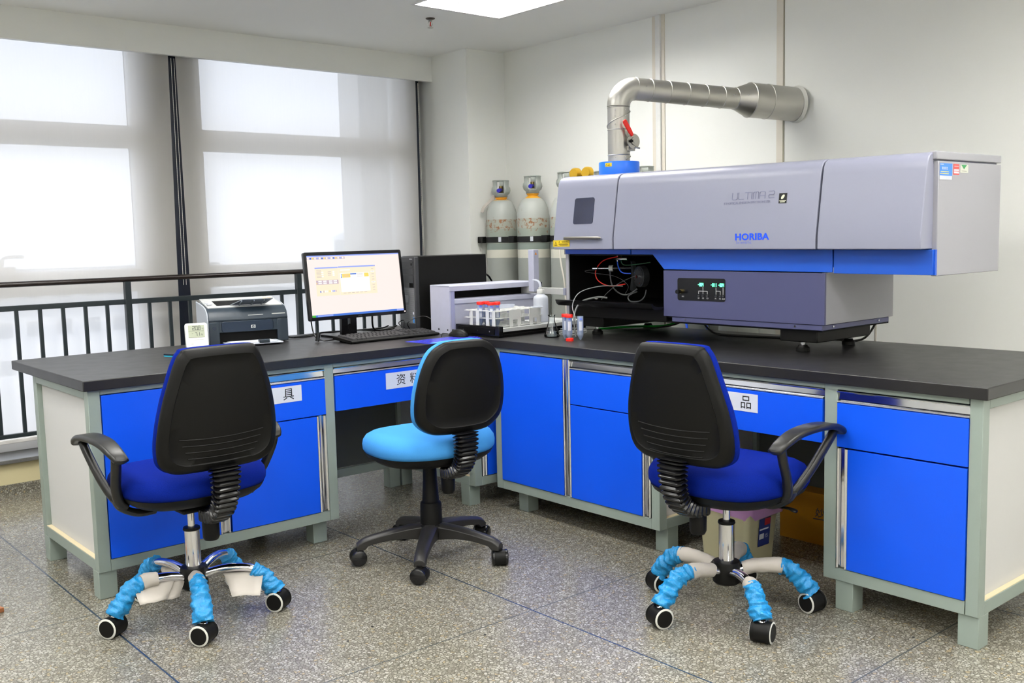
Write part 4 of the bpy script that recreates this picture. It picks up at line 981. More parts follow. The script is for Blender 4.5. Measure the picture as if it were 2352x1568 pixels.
# ------------------------------------------------------------------ gas cylinders
def gas_cylinders():
    M_cap = mat('cylinder_guard_paint', (158, 164, 158), .4, var=.15, scale=20); M_strap = mat('black_webbing', (20, 20, 22), .7, var=.2, scale=200)
    M_val = mat('violet_blue_cap', (40, 36, 170), .35)
    ys = [(1.572, 0, 'grey gas cylinder furthest left, with a paper tag, by the corner pillar'), (1.240, .012, 'grey gas cylinder second from the corner pillar, blue valve cap'),
          (.910, .016, 'grey gas cylinder half hidden by the left end of the spectrometer'), (.575, .0, 'grey gas cylinder behind the spectrometer, only its cap rim showing left of the blue collar'),
          (.235, .006, 'grey gas cylinder behind the spectrometer, its cap rim showing right of the blue collar'), (-.110, -.06, 'pale gas cylinder seen in the gap under the spectrometer, left one'), (-.450, -.06, 'pale gas cylinder seen in the gap under the spectrometer, right one')]
    for i, (y, dz, lb) in enumerate(ys):
        t = thing('gas_cylinder', lb, 'gas cylinder', (1.46, y, 0), group='gas cylinders along the right wall'); r = .110
        pr = [(.085, 0), (.102, .004), (r, .02), (r, 1.462)] + [(.034 + (r - .034) * math.cos(a) ** .9, 1.462 + .145 * math.sin(a)) for a in [math.radians(q) for q in range(10, 90, 10)]] + [(.034, 1.607 + dz), (.034, 1.622 + dz)]
        MB().lathe(pr, seg=40).build('body', M_cyl, t, angle=50)
        MB().lathe([(.038, 1.612 + dz), (.041, 1.614 + dz), (.041, 1.634 + dz), (.038, 1.636 + dz)], seg=32).build('neck_ring', mat('amber_paint', (224, 160, 26), .45, var=.1), t)
        prof = [(.042, 1.634), (.044, 1.650), (.058, 1.662), (.064, 1.680), (.062, 1.698), (.054, 1.710), (.054, 1.745), (.057, 1.748), (.056, 1.751)]
        hole = lambda a, b: (2 <= a <= 5 and b in (20, 21, 22, 23, 24)) or (2 <= a <= 5 and b in (6, 7, 8, 9))
        cp = MB().lathe([(q, z + dz - .012) for q, z in prof], seg=36, skip=hole).build('valve_guard', M_cap, t, solid=.005, angle=50)
        v = MB().cyl((0, 0, 1.62 + dz), (0, 0, 1.70 + dz), .014, seg=16); v.build('valve', mat('valve_brass', (150, 130, 80), .4, .8), t)
        a = math.radians(212); MB().tube([(0, 0, 1.672 + dz), (.055 * math.cos(a), .055 * math.sin(a), 1.668 + dz)], .014, 16).build('valve_cap', M_val, t)
        if i < 3:
            s = thing('cylinder_strap', ['black webbing strap around the cylinder nearest the corner pillar', 'black webbing strap around the second cylinder from the corner pillar', 'black webbing strap around the cylinder at the end of the spectrometer'][i], 'strap', (1.46, y, 1.31), group='straps holding the gas cylinders')
            st = MB(); A = [math.radians(75 + 210 * q / 30) for q in range(31)]; P = [(.13, .118), (.05, .122)] + [(.116 * math.cos(x), .116 * math.sin(x)) for x in A] + [(.05, -.122), (.13, -.118)]
            rings = [[(px * .985, py * .985, 0), (px, py, 0), (px, py, .038), (px * .985, py * .985, .038)] for px, py in P]; st.loft(rings); st.build('webbing', M_strap, s, angle=60)
            MB().box(-.132, -.096, .055, .112, -.003, .042).build('bracket', M_dark, s, bevel=.004)
            a = math.radians(222); tg = MB().box(-.010, .010, -.016, .016, 0, .0015, M=frame((.119 * math.cos(a), .119 * math.sin(a), .02), (-math.sin(a), math.cos(a), 0), (0, 0, 1))); tg.build('stitched_tag', M_paper, s)
    tp = thing('paper_tag', 'crumpled paper tag taped to the shoulder of the leftmost gas cylinder', 'tag', (1.36, 1.60, 1.6))
    P = catmull([(1.425, 1.605, 1.632), (1.408, 1.625, 1.600), (1.385, 1.645, 1.575), (1.362, 1.652, 1.548), (1.352, 1.655, 1.52)], 4); m = MB(); d = Vector((.35, -.55, -.15)).normalized() * .011
    m.loft([[tuple(p - d), tuple(p + d), tuple(p + d + Vector((-.002, 0, .002))), tuple(p - d + Vector((-.002, 0, .002)))] for p in P]); m.build('paper', M_tissue, tp, world=True)
    pr = thing('pressure_regulator', 'brass pressure regulator with two round gauges above the spectrometer door', 'regulator', (1.34, .78, 1.69))
    for y in (.690, .585):
        MB().tube([(1.31, y, 1.728), (1.322, y + .002, 1.728), (1.35, y + .004, 1.728)], [.030, .037, .037], 32).build('gauge', mat('gold_gauge', (208, 166, 50), .35, .5), pr, world=True)
    MB().tube([(1.36, .69, 1.71), (1.36, .585, 1.71)], .016, 14).build('regulator_body', mat('brass', (200, 180, 120), .25, 1), pr, world=True)
    MB().tube([(1.37, .64, 1.71), (1.44, .80, 1.70), (1.46, .905, 1.69)], .010, 12).build('connector', mat('brass', (200, 180, 120), .25, 1), pr, world=True)
    for nm, lb, P, m, r in (('gas_hose', 'bright blue gas hose hanging behind the bench, left one', [(1.30, -.18, 1.10), (1.34, -.165, .9), (1.33, -.20, .75), (1.35, -.22, .3), (1.34, -.25, .02)], mat('blue_hose', (24, 92, 240), .35), .007),
                            ('gas_hose', 'bright blue gas hose hanging behind the bench, right one', [(1.30, -.26, 1.10), (1.30, -.30, .9), (1.32, -.37, .75), (1.34, -.40, .3), (1.33, -.42, .02)], mat('blue_hose', (24, 92, 240), .35), .007),
                            ('white_hose', 'thin white hose curving down the wall right of the spectrometer', [(.95, -1.50, 1.16), (1.05, -1.46, 1.13), (1.20, -1.40, 1.03), (1.28, -1.37, .90), (1.29, -1.36, .5), (1.28, -1.35, .01)], mat('white_hose', (216, 210, 200), .4), .006),
                            ('white_hose', 'thin white hose hanging between the cylinders and the spectrometer', [(1.2, .72, 1.56), (1.2, .704, 1.214), (1.2, .666, .998), (1.2, .64, .4), (1.2, .63, .02)], mat('white_hose', (216, 210, 200), .4), .005)):
        t = thing(nm, lb, 'hose', P[-1]); MB().tube(catmull(P, 8), r, 8).build('tube', m, t, world=True)
gas_cylinders()

# ------------------------------------------------------------------ things on the worktops
T0 = .85
def monitor():
    t = thing('monitor', 'black widescreen monitor showing a pale desktop, on the left bench', 'monitor', (-.335, .70, T0), math.radians(2.7))
    Mt = Matrix.Translation((-.010, -.095, .272)) @ Matrix.Rotation(-.107, 4, 'X')   # panel plane x right, z up, facing -y
    w, h = .598, .342
    m = MB(); o = rrect(w, h, .010, 4); i_ = rrect(w - .030, h - .034, .003, 4)
    P = lambda q, y: [tuple(Mt @ Vector((a, y, b))) for a, b in q]
    m.loft([P(rrect(w - .06, h - .06, .02, 4), .045), P(rrect(w - .01, h - .01, .012, 4), .022), P(o, .014), P(o, -.004), P(i_, -.006), P(i_, -.001)], cap=(True, False))
    m.build('casing', M_dark2, t, angle=40)
    M = Mt @ frame((0, -.0012, 0), (1, 0, 0), (0, 0, 1)); W, H = w - .030, h - .034
    s = MB(); s.box(-W / 2, W / 2, -H / 2, H / 2, -.002, 0, 0, M)
    cols = [glow('screen_pink', (253, 237, 231), 1.0), glow('screen_blue', (70, 120, 215), 1.0), glow('screen_title', (150, 170, 245), 1.05), glow('screen_cream', (252, 235, 206), 1.02), glow('screen_white', (250, 250, 246), 1.08), glow('screen_amber', (246, 205, 100), 1.2), glow('screen_mauve', (206, 186, 196), 1.0), glow('screen_green', (70, 180, 60), 1.0), glow('screen_text', (190, 176, 180), 1.0)]
    lay = [0]
    def r(x0, x1, y0, y1, c):
        lay[0] += 1; z = .00002 * lay[0]
        s.add([(-W / 2 + a * W, H / 2 - b * H, z) for a, b in ((x0, y1), (x1, y1), (x1, y0), (x0, y0))], [(0, 1, 2, 3)], c, M)
    r(0, 1, 0, .02, 2); r(0, .40, .03, .065, 6)
    for k in range(16): r(.012 + k * .024, .026 + k * .024, .034, .060, (4, 1, 5, 4, 2)[k % 5])
    r(0, 1, .965, 1, 1); r(0, .042, .965, 1, 7); r(.06, .22, .972, .992, 2); r(.92, 1, .965, 1, 2)
    r(.075, .315, .195, .66, 3); r(.075, .315, .195, .215, 2); r(.078, .31, .405, .475, 6)
    for a in (.10, .15, .21, .258):
        for b in (.413, .444): r(a, a + .035, b, b + .02, 4)
    r(.08, .088, .447, .462, 5)
    for k in range(7): r(.09, .14, .24 + k * .022, .246 + k * .022, 8) if k < 6 else None
    for k in range(3): r(.14, .16, .265 + .034 * k, .285 + .034 * k, 4); r(.255, .275, .262 + .028 * k, .282 + .028 * k, 4); r(.205, .24, .268 + .028 * k, .274 + .028 * k, 8)
    for k in range(5): r(.11 + .016 * k, .12 + .016 * k, .575, .605, (1, 4, 6, 4, 4)[k]); r(.205 + .016 * k, .215 + .016 * k, .575, .605, (5, 4, 2, 2, 6)[k])
    r(.318, .72, .19, .665, 3); r(.318, .72, .19, .212, 2); r(.705, .716, .194, .208, 6); r(.33, .645, .305, .62, 4)
    for k in range(3): r(.34, .350, .322 + k * .022, .338 + k * .022, 1)
    r(.353, .44, .315, .38, 5); r(.44, .505, .315, .333, 1); r(.59, .64, .315, .378, 5)
    for k in range(3): r(.365, .43, .326 + k * .02, .331 + k * .02, 6); r(.51, .575, .322 + k * .02, .327 + k * .02, 8)
    for k in range(9): r(.665, .705, .24 + .045 * k, .262 + .045 * k, 4 if k in (1, 5) else 3); r(.672, .698, .248 + .045 * k, .254 + .045 * k, 8)
    for k in range(6): r(.35 + .045 * k, .38 + .045 * k, .632, .638, 8)
    r(.335, .44, .245, .262, 4)
    s.build('screen', cols, t, smooth=False)
    b = MB(); add_text(b, 'DELL', .0105, Mt @ frame((-.014, -.0063, -h / 2 + .0045), (1, 0, 0), (0, 0, 1)), 0, bold=.0003); b.build('brand_lettering', M_grey, t, smooth=False)
    l = MB().cyl(Mt @ Vector((w / 2 - .012, -.0055, -h / 2 + .012)), Mt @ Vector((w / 2 - .012, -.0075, -h / 2 + .012)), .003, seg=12); l.build('power_light', glow('led_white', (255, 230, 230), 3), t)
    st = MB(); q = rrect(.094, .215, .004, 3, 0, .110); hole = rrect(.016, .055, .008, 5, 0, .085)
    st.box(-.047, -.008, .0, .022, .005, .20); st.box(.008, .047, .0, .022, .005, .20); st.box(-.008, .008, .0, .022, .005, .060); st.box(-.008, .008, .0, .022, .118, .20)
    st.box(-.05, .05, -.06, .0, .19, .29); st.build('stand', M_dark2, t, bevel=.0015)
    bs = MB(); bs.prism(rrect(.26, .19, .025, 5, 0, -.0), 0, .012, 'z'); bs.build('base', M_dark2, t, bevel=.002)
monitor()

def keyboard():
    a = math.atan2(.298 - .292, -.092 + .616); t = thing('keyboard', 'black computer keyboard lying in front of the monitor', 'keyboard', (-.298, .400, T0), math.radians(1.0))
    w, d = .53, .175
    m = MB().prism([(-d / 2, .004), (-d / 2 + .01, .001), (d / 2, .012), (d / 2, .026), (d / 2 - .004, .030), (-d / 2 + .004, .014), (-d / 2, .011)][::1], -w / 2, w / 2, 'x')
    m.box(-w / 2 + .03, -w / 2 + .06, d / 2 - .03, d / 2 - .015, 0, .012); m.box(w / 2 - .06, w / 2 - .03, d / 2 - .03, d / 2 - .015, 0, .012)
    m.box(-w / 2 + .02, -w / 2 + .05, -d / 2 + .01, -d / 2 + .02, 0, .003); m.box(w / 2 - .05, w / 2 - .02, -d / 2 + .01, -d / 2 + .02, 0, .003)
    m.build('case', M_dark, t, bevel=.002)
    k = MB(); p = .0222
    sl = (.030 - .014) / (d - .008)
    def key(x, y, kw=1.0):
        z = .0145 + (y + d / 2) * sl; x1 = x + kw * p
        k.loft([[(x + .0008, y + .0008, z - .002), (x1 - .0008, y + .0008, z - .002), (x1 - .0008, y + p - .0008, z + p * sl - .002), (x + .0008, y + p - .0008, z + p * sl - .002)],
                [(x + .0035, y + .0035, z + .0065), (x1 - .0035, y + .0035, z + .0065), (x1 - .0035, y + p - .003, z + p * sl + .0065), (x + .0035, y + p - .003, z + p * sl + .0065)]])
    X0, Y0 = -w / 2 + .014, -d / 2 + .014
    rows = [[1.25, 1.25, 1.25, 6.25, 1.25, 1.25, 1.25, 1.25], [2.25] + [1] * 10 + [2.75], [1.75] + [1] * 11 + [2.25], [1.5] + [1] * 12 + [1.5], [1] * 13 + [2], None]
    for r, row in enumerate(rows):
        y = Y0 + r * p + (.004 if r == 5 else 0); x = X0
        for kw in (row or []): key(x, y, kw); x += kw * p
        if row is None:
            for i in [0, 2, 3, 4, 5, 6.5, 7.5, 8.5, 9.5, 11, 12, 13, 14]: key(X0 + i * p, y)
        for i in ((1,) if r == 1 else (0, 1, 2) if r in (0, 3, 4, 5) else ()): key(X0 + (15.35 + i) * p, y)
        for i in range(4):
            if r < 5: key(X0 + (18.6 + i) * p, y)
    k.build('keys', mat('key_plastic', (38, 38, 40), .5, var=.1), t, smooth=False)
    c = thing('keyboard_cable', 'black keyboard cable with a bundled plug left of the monitor stand', 'cable', (-.60, .50, T0))
    m = MB().tube(catmull([(-.42, .49, T0 + .020), (-.53, .50, T0 + .010), (-.60, .515, T0 + .008), (-.625, .55, T0 + .03), (-.615, .60, T0 + .10), (-.575, .68, T0 + .19), (-.565, .72, T0 + .22)], 8), .0035, 8)
    m.build('cord', M_dark2, c, world=True)
    MB().tube([(-.622, .535, T0 + .004), (-.612, .535, T0 + .045)], .010, 10).build('ferrite_bead', M_dark2, c, world=True)
keyboard()

def mouse():
    t = thing('mouse', 'black computer mouse beside the keyboard, on the blue leaflet', 'mouse', (-.025, .165, T0 + .002), math.radians(10))
    m = MB(); rings = []
    for k in range(13):
        u = k / 12; y = -.058 + .116 * u; s = math.sin(PI * min(1, max(0, .04 + .92 * u))) ** .45; hh = .036 * math.sin(PI * (.06 + .86 * u ** .85)) ** .7
        rings.append([(.033 * s * math.cos(a), y, .002 + (hh * math.sin(a) if math.sin(a) > 0 else 0)) for a in [2 * PI * q / 20 for q in range(20)]])
    m.loft(rings); m.build('shell', M_dark, t, angle=60)
    MB().tube([(-.004, .035, .028), (.004, .035, .028)], .007, 14).build('wheel', M_grey, t)
    c = thing('mouse_cable', 'thin black mouse cable looping back behind the keyboard', 'cable', (-.1, .2, T0))
    MB().tube(catmull([(-.028, .215, T0 + .010), (-.05, .245, T0 + .014), (-.075, .235, T0 + .016), (-.10, .21, T0 + .004)], 6), .0022, 6).build('cord', M_dark2, c, world=True)
    l = MB().prism([(-.338, .185), (-.325, -.0), (-.005, -.0), (.04, .10), (-.02, .19)][::-1], T0, T0 + .0012, 'z')
    sh = thing('leaflet', 'glossy blue printed leaflet under the mouse', 'leaflet', (-.2, .1, T0))
    lm = mat('leaflet_print', (60, 64, 190), .25, var=.5, scale=5); l.build('sheet', lm, sh, world=True)
    p2 = MB(); p2.tube(catmull([(-.30, .012, T0 + .0013), (-.18, .045, T0 + .0013), (-.02, .06, T0 + .0013)], 5), .018, 6, ry=.0003, up=(0, 0, 1)); p2.build('printed_swirl', mat('leaflet_cyan', (70, 160, 240), .25), sh, world=True)
mouse()

def tower():
    t = thing('computer_tower', 'black computer tower with a mesh front, standing between monitor and autosampler', 'computer', (-.009, .535, T0), -.165)
    L_, D, H = .425, .205, .405
    MB().box(.012, L_, 0, D, .006, H).build('case', M_dark, t, bevel=.003)
    MB().box(-.012, .013, 0.0, D, .010, H - .002).build('front_bezel', mat('bezel_plastic', (50, 51, 54), .38, var=.05), t, bevel=.004)
    g = MB(); g.box(-.0155, -.012, .012, D - .01, .045, .235)
    g.build('mesh_grille', mesh_grille(), t)
    d = MB()
    for z0, z1 in ((.345, .378), (.308, .341), (.262, .304)): d.box(-.0145, -.0120, .018, D - .02, z0, z1)
    d.build('drive_bays', mat('drive_plastic', (40, 41, 44), .4, var=.05), t, bevel=.002)
    b = MB()
    for k in range(4): b.box(-.0150, -.0120, .022 + .013 * k, .029 + .013 * k, .238, .262)
    b.box(-.016, -.0145, .03, .04, .356, .368); b.build('ports', M_inblack, t)
    MB().box(-.019, -.0145, .075, .125, .155, .195).build('badge_plate', mat('nickel_badge', (128, 130, 132), .3, .8), t, bevel=.002)
    s = MB(); s.box(-.0163, -.0155, .016, .032, .050, .080, 0); s.box(-.0163, -.0155, .018, .032, .095, .108, 1); s.build('stickers', [mat('sticker_cyan', (40, 130, 210), .4), M_paper], t)
    f = MB()
    for x in (.03, .38): f.box(x, x + .03, .01, D - .01, 0, .007)
    f.build('feet', M_dark2, t)
    lt = MB(); add_text(lt, 'OPTIPLEX', .0085, frame((-.0123, .065, H - .018), (0, -1, 0), (0, 0, 1)), 0, ext=.0003); lt.build('lettering', mat('silver_print', (190, 190, 194), .4), t, smooth=False)
    c = thing('power_cable', 'thick black power cable arching from the back of the computer tower', 'cable', (.42, .6, T0))
    MB().tube(catmull([(.42, .50, T0 + .29), (.455, .52, T0 + .29), (.49, .53, T0 + .265), (.505, .53, T0 + .22), (.50, .54, T0 + .05), (.52, .60, T0 + .005)], 7), .0055, 8).build('cord', M_dark2, c, world=True)
def mesh_grille():
    m = bpy.data.materials.new('perforated_grille'); m.use_nodes = True; nt = m.node_tree; N, L = nt.nodes, nt.links; p = N['Principled BSDF']
    tc = N.new('ShaderNodeTexCoord'); v = N.new('ShaderNodeTexVoronoi'); v.inputs['Scale'].default_value = 190; v.inputs['Randomness'].default_value = 0; L.new(tc.outputs['Object'], v.inputs['Vector'])
    r = N.new('ShaderNodeValToRGB'); L.new(v.outputs['Distance'], r.inputs[0]); r.color_ramp.elements[0].position = .28; r.color_ramp.elements[0].color = srgb(16, 16, 16); r.color_ramp.elements[1].position = .42; r.color_ramp.elements[1].color = srgb(120, 122, 126)
    L.new(r.outputs[0], p.inputs['Base Color']); p.inputs['Roughness'].default_value = .4; return m
tower()

def printer():
    t = thing('laser_printer', 'small laser printer, dark blue-grey front and pale grey sides, behind the left chair', 'printer', (-1.065, .805, T0), -.21)
    W, D, H = .395, .265, .205
    Mg = mat('printer_grey', (178, 184, 194), .4, var=.02); Md = mat('printer_slate', (40, 50, 60), .32, var=.04); Md2 = mat('printer_slate_dark', (24, 38, 56), .35)
    # side cheeks: rounded profile in y-z
    pf = [(0.008, .004), (0.0, .02), (0.0, .125), (.012, .158), (.045, .180), (.10, .193), (D, .208), (D, .01), (D - .01, .004)]
    b = MB().prism(pf, .0, .006, 'x'); b.prism(pf, .006, W - .006, 'x', 0) if False else None
    b.prism(pf, W - .006, W, 'x'); b.prism([(.05, .004), (.05, .12), (D, .2), (D, .004)], .006, W - .006, 'x')
    b.build('casing', Mg, t, bevel=.003)
    f = MB(); pr = [(.02, .115), (-.004, .115), (-.006, .125), (.008, .156), (.040, .178), (.058, .183), (.058, .15)]
    f.prism(pr, .006, W - .001, 'x'); f.box(.006, .055, -.006, .05, .006, .116); f.box(W - .055, W - .001, -.006, .05, .006, .116); f.box(.05, W - .05, -.003, .05, .062, .116)
    f.build('front_panel', Md, t, bevel=.003)
    d = MB(); d.prism(rrect(.255, .052, .014, 5, W / 2 - .005, .090), -.0085, -.003, 'y'); d.build('cartridge_door', Md2, t, bevel=.002)
    c = MB(); c.box(.055, W - .055, .01, .05, .008, .062); c.build('paper_slot', M_inblack, t)
    # top rim and output opening
    tp = MB(); y0, y1 = .055, .235
    tp.prism([(y0, .176), (y1, .208), (y1, .216), (y0, .188)], .015, .065, 'x'); tp.prism([(y0, .176), (y1, .208), (y1, .216), (y0, .188)], W - .085, W - .012, 'x')
    tp.prism([(y0 - .005, .176), (y0 + .022, .180), (y0 + .022, .191), (y0 - .005, .187)], .015, W - .012, 'x'); tp.prism([(.20, .200), (y1 + .02, .208), (y1 + .02, .219), (.20, .213)], .015, W - .012, 'x')
    tp.build('top_rim', mat('printer_light', (180, 182, 182), .35), t, bevel=.003)
    op = MB().prism([(.078, .165), (.20, .180), (.20, .2075), (.078, .188)], .066, W - .086, 'x'); op.build('output_slot', M_inblack, t)
    tr = MB(); Mf = Matrix.Translation((W / 2 + .03, .065, .190)) @ Matrix.Rotation(math.radians(-20), 4, 'X')
    tr.prism([(-.10, 0), (.075, 0), (.095, -.085), (-.055, -.085)][::-1], 0, .004, 'z', M=Mf)
    for u in (-.06, 0, .05): tr.box(u, u + .003, -.08, 0, -.008, 0, 0, Mf)
    tr.build('output_tray', mat('printer_tray', (128, 136, 146), .4), t, bevel=.001)
    pt = MB().box(.07, W - .06, -.125, .03, .006, .014); pt.build('paper_tray', Mg, t, bevel=.003)
    MB().box(W / 2 + .02, W / 2 + .07, -.128, -.095, .012, .028).build('paper_guide', Md, t, bevel=.002)
    MB().box(.09, W - .09, -.110, .02, .0145, .0165).build('paper_sheet', M_paper, t)
    st = MB(); st.box(W * .50, W * .69, .001, .004, .1405, .143, M=Matrix.Rotation(0, 4, 'X')); st.box(W * .80, W * .97, .000, .004, .1405, .145)
    st.build('white_stripe', M_white, t)
    lg = MB(); M = frame((W / 2 + .010, -.0088, .078), (1, 0, 0), (0, 0, 1)); lg.prism([(0, 0), (.022, 0), (.022, .0155), (0, .0155)], 0, .0006, 'z', 0, M=M)
    lg.loft([[(.011 + .0066 * math.cos(q), .0078 + .0066 * math.sin(q), .0006) for q in [2 * PI * x / 20 for x in range(20)]], [(.011 + .0066 * math.cos(q), .0078 + .0066 * math.sin(q), .001) for q in [2 * PI * x / 20 for x in range(20)]]], 1, M=M)
    add_text(lg, 'hp', .0105, M @ Matrix.Translation((.0058, .0052, .0012)), 0, shear=.3, ext=.0003); lg.build('brand_badge', [M_white, Md2], t, smooth=False)
    MB().tube([(.030, -.006, .086), (.030, -.010, .086)], .0095, 20).build('power_button', Md2, t)
    bt = MB().box(W - .07, W - .055, .19, .202, .2105, .2125); bt.box(W - .045, W - .030, .19, .202, .2105, .2125); bt.build('status_lights', mat('amber_button', (240, 190, 110), .4), t)
    bb = MB(); bb.box(.02, .045, .085, .10, .197, .2015); bb.box(.02, .045, .125, .15, .201, .205); bb.build('top_label', M_paper, t)
    c = thing('power_cable', 'black power cables running along the worktop behind the monitor', 'cable', (-.5, .84, T0)); m = MB()
    m.tube(catmull([(-.64, .80, T0 + .012), (-.58, .84, T0 + .004), (-.50, .85, T0 + .004), (-.40, .86, T0 + .012), (-.30, .84, T0 + .004), (-.15, .80, T0 + .004), (-.05, .78, T0 + .006), (.03, .80, T0 + .02)], 8), .0045, 8)
    m.tube(catmull([(-.62, .78, T0 + .010), (-.52, .81, T0 + .004), (-.36, .89, T0 + .010), (-.20, .88, T0 + .005), (-.06, .83, T0 + .01), (.0, .84, T0 + .02)], 8), .0038, 8); m.build('cord', M_dark2, c, world=True)
    c = thing('monitor_cable', 'black video cable dropping from the right side of the monitor', 'cable', (-.2, .75, T0)); m = MB()
    m.tube(catmull([(-.215, .66, T0 + .14), (-.205, .68, T0 + .10), (-.19, .70, T0 + .035), (-.15, .72, T0 + .012), (-.07, .74, T0 + .008), (-.01, .77, T0 + .01)], 8), .005, 8); m.build('cord', M_dark2, c, world=True)
    c = thing('usb_cable', 'tangled thin black cable in front of the computer tower', 'cable', (-.08, .6, T0)); m = MB()
    m.tube(catmull([(-.125, .55, T0 + .004), (-.09, .56, T0 + .03), (-.06, .60, T0 + .065), (-.085, .61, T0 + .05), (-.065, .57, T0 + .02), (-.04, .56, T0 + .005), (-.07, .55, T0 + .05), (-.045, .53, T0 + .075), (.0, .50, T0 + .088), (.03, .47, T0 + .07), (.055, .42, T0 + .02), (.06, .40, T0 + .004)], 8), .0024, 6)
    m.build('cord', M_dark2, c, world=True)
printer()

def hygrometer():
    t = thing('thermo_hygrometer', 'white digital thermometer and humidity display standing beside the printer', 'thermometer', (-1.150, .735, T0), -.34)
    Mt = Matrix.Rotation(math.radians(-26), 4, 'X') @ Matrix.Scale(1.12, 4)
    P = lambda q, y: [tuple(Mt @ Vector((a, y, b + .060))) for a, b in q]
    m = MB().loft([P(rrect(.088, .110, .010, 4), .012), P(rrect(.094, .116, .012, 4), .008), P(rrect(.094, .116, .012, 4), -.004), P(rrect(.088, .110, .010, 4), -.008)])
    m.build('case', M_white, t, angle=40)
    M = Mt @ frame((-.033, -.0085, .050), (1, 0, 0), (0, 0, 1)); s = MB(); s.box(0, .066, 0, .056, 0, .0008, 0, M)
    M1 = M @ Matrix.Translation((0, 0, .0009)); seg7(s, '20.8', .017, M1 @ Matrix.Translation((.018, .034, 0)), 1, w=.008, lw=.0018); seg7(s, '71', .014, M1 @ Matrix.Translation((.028, .008, 0)), 1, w=.007, lw=.0017)
    strokes(s, [[(.002, .029), (.063, .029)], [(.014, .018), (.019, .018)]], .0008, M1, 1); add_text(s, '%', .011, M1 @ Matrix.Translation((.051, .008, 0)), 1); add_text(s, '℃', .008, M1 @ Matrix.Translation((.055, .036, 0)), 1)
    s.build('display', [mat('lcd_grey', (150, 156, 136), .3), mat('lcd_ink', (40, 46, 50), .5)], t, smooth=False)
    l = MB(); strokes(l, [[(0, -.010), (.062, -.010)]], .001, M, 0); l.box(.008, .018, -.030, -.022, 0, .001, 0, M); l.build('buttons', mat('light_grey_plastic', (180, 182, 180), .4), t)
    MB().prism([(.035, 0), (.085, 0), (.055, .06)], -.02, .02, 'x').build('prop', M_white, t)
    p = thing('folder', 'dark clipboard with a turquoise edge lying half behind the left chair', 'clipboard', (-1.25, .56, T0), .35)
    MB().box(-.12, .12, -.05, .05, 0.0, .004).build('turquoise_sheet', mat('turquoise_card', (50, 178, 214), .4), p)
    MB().box(-.118, .12, -.035, .055, .004, .012).build('board', M_navy, p, bevel=.002)
hygrometer()

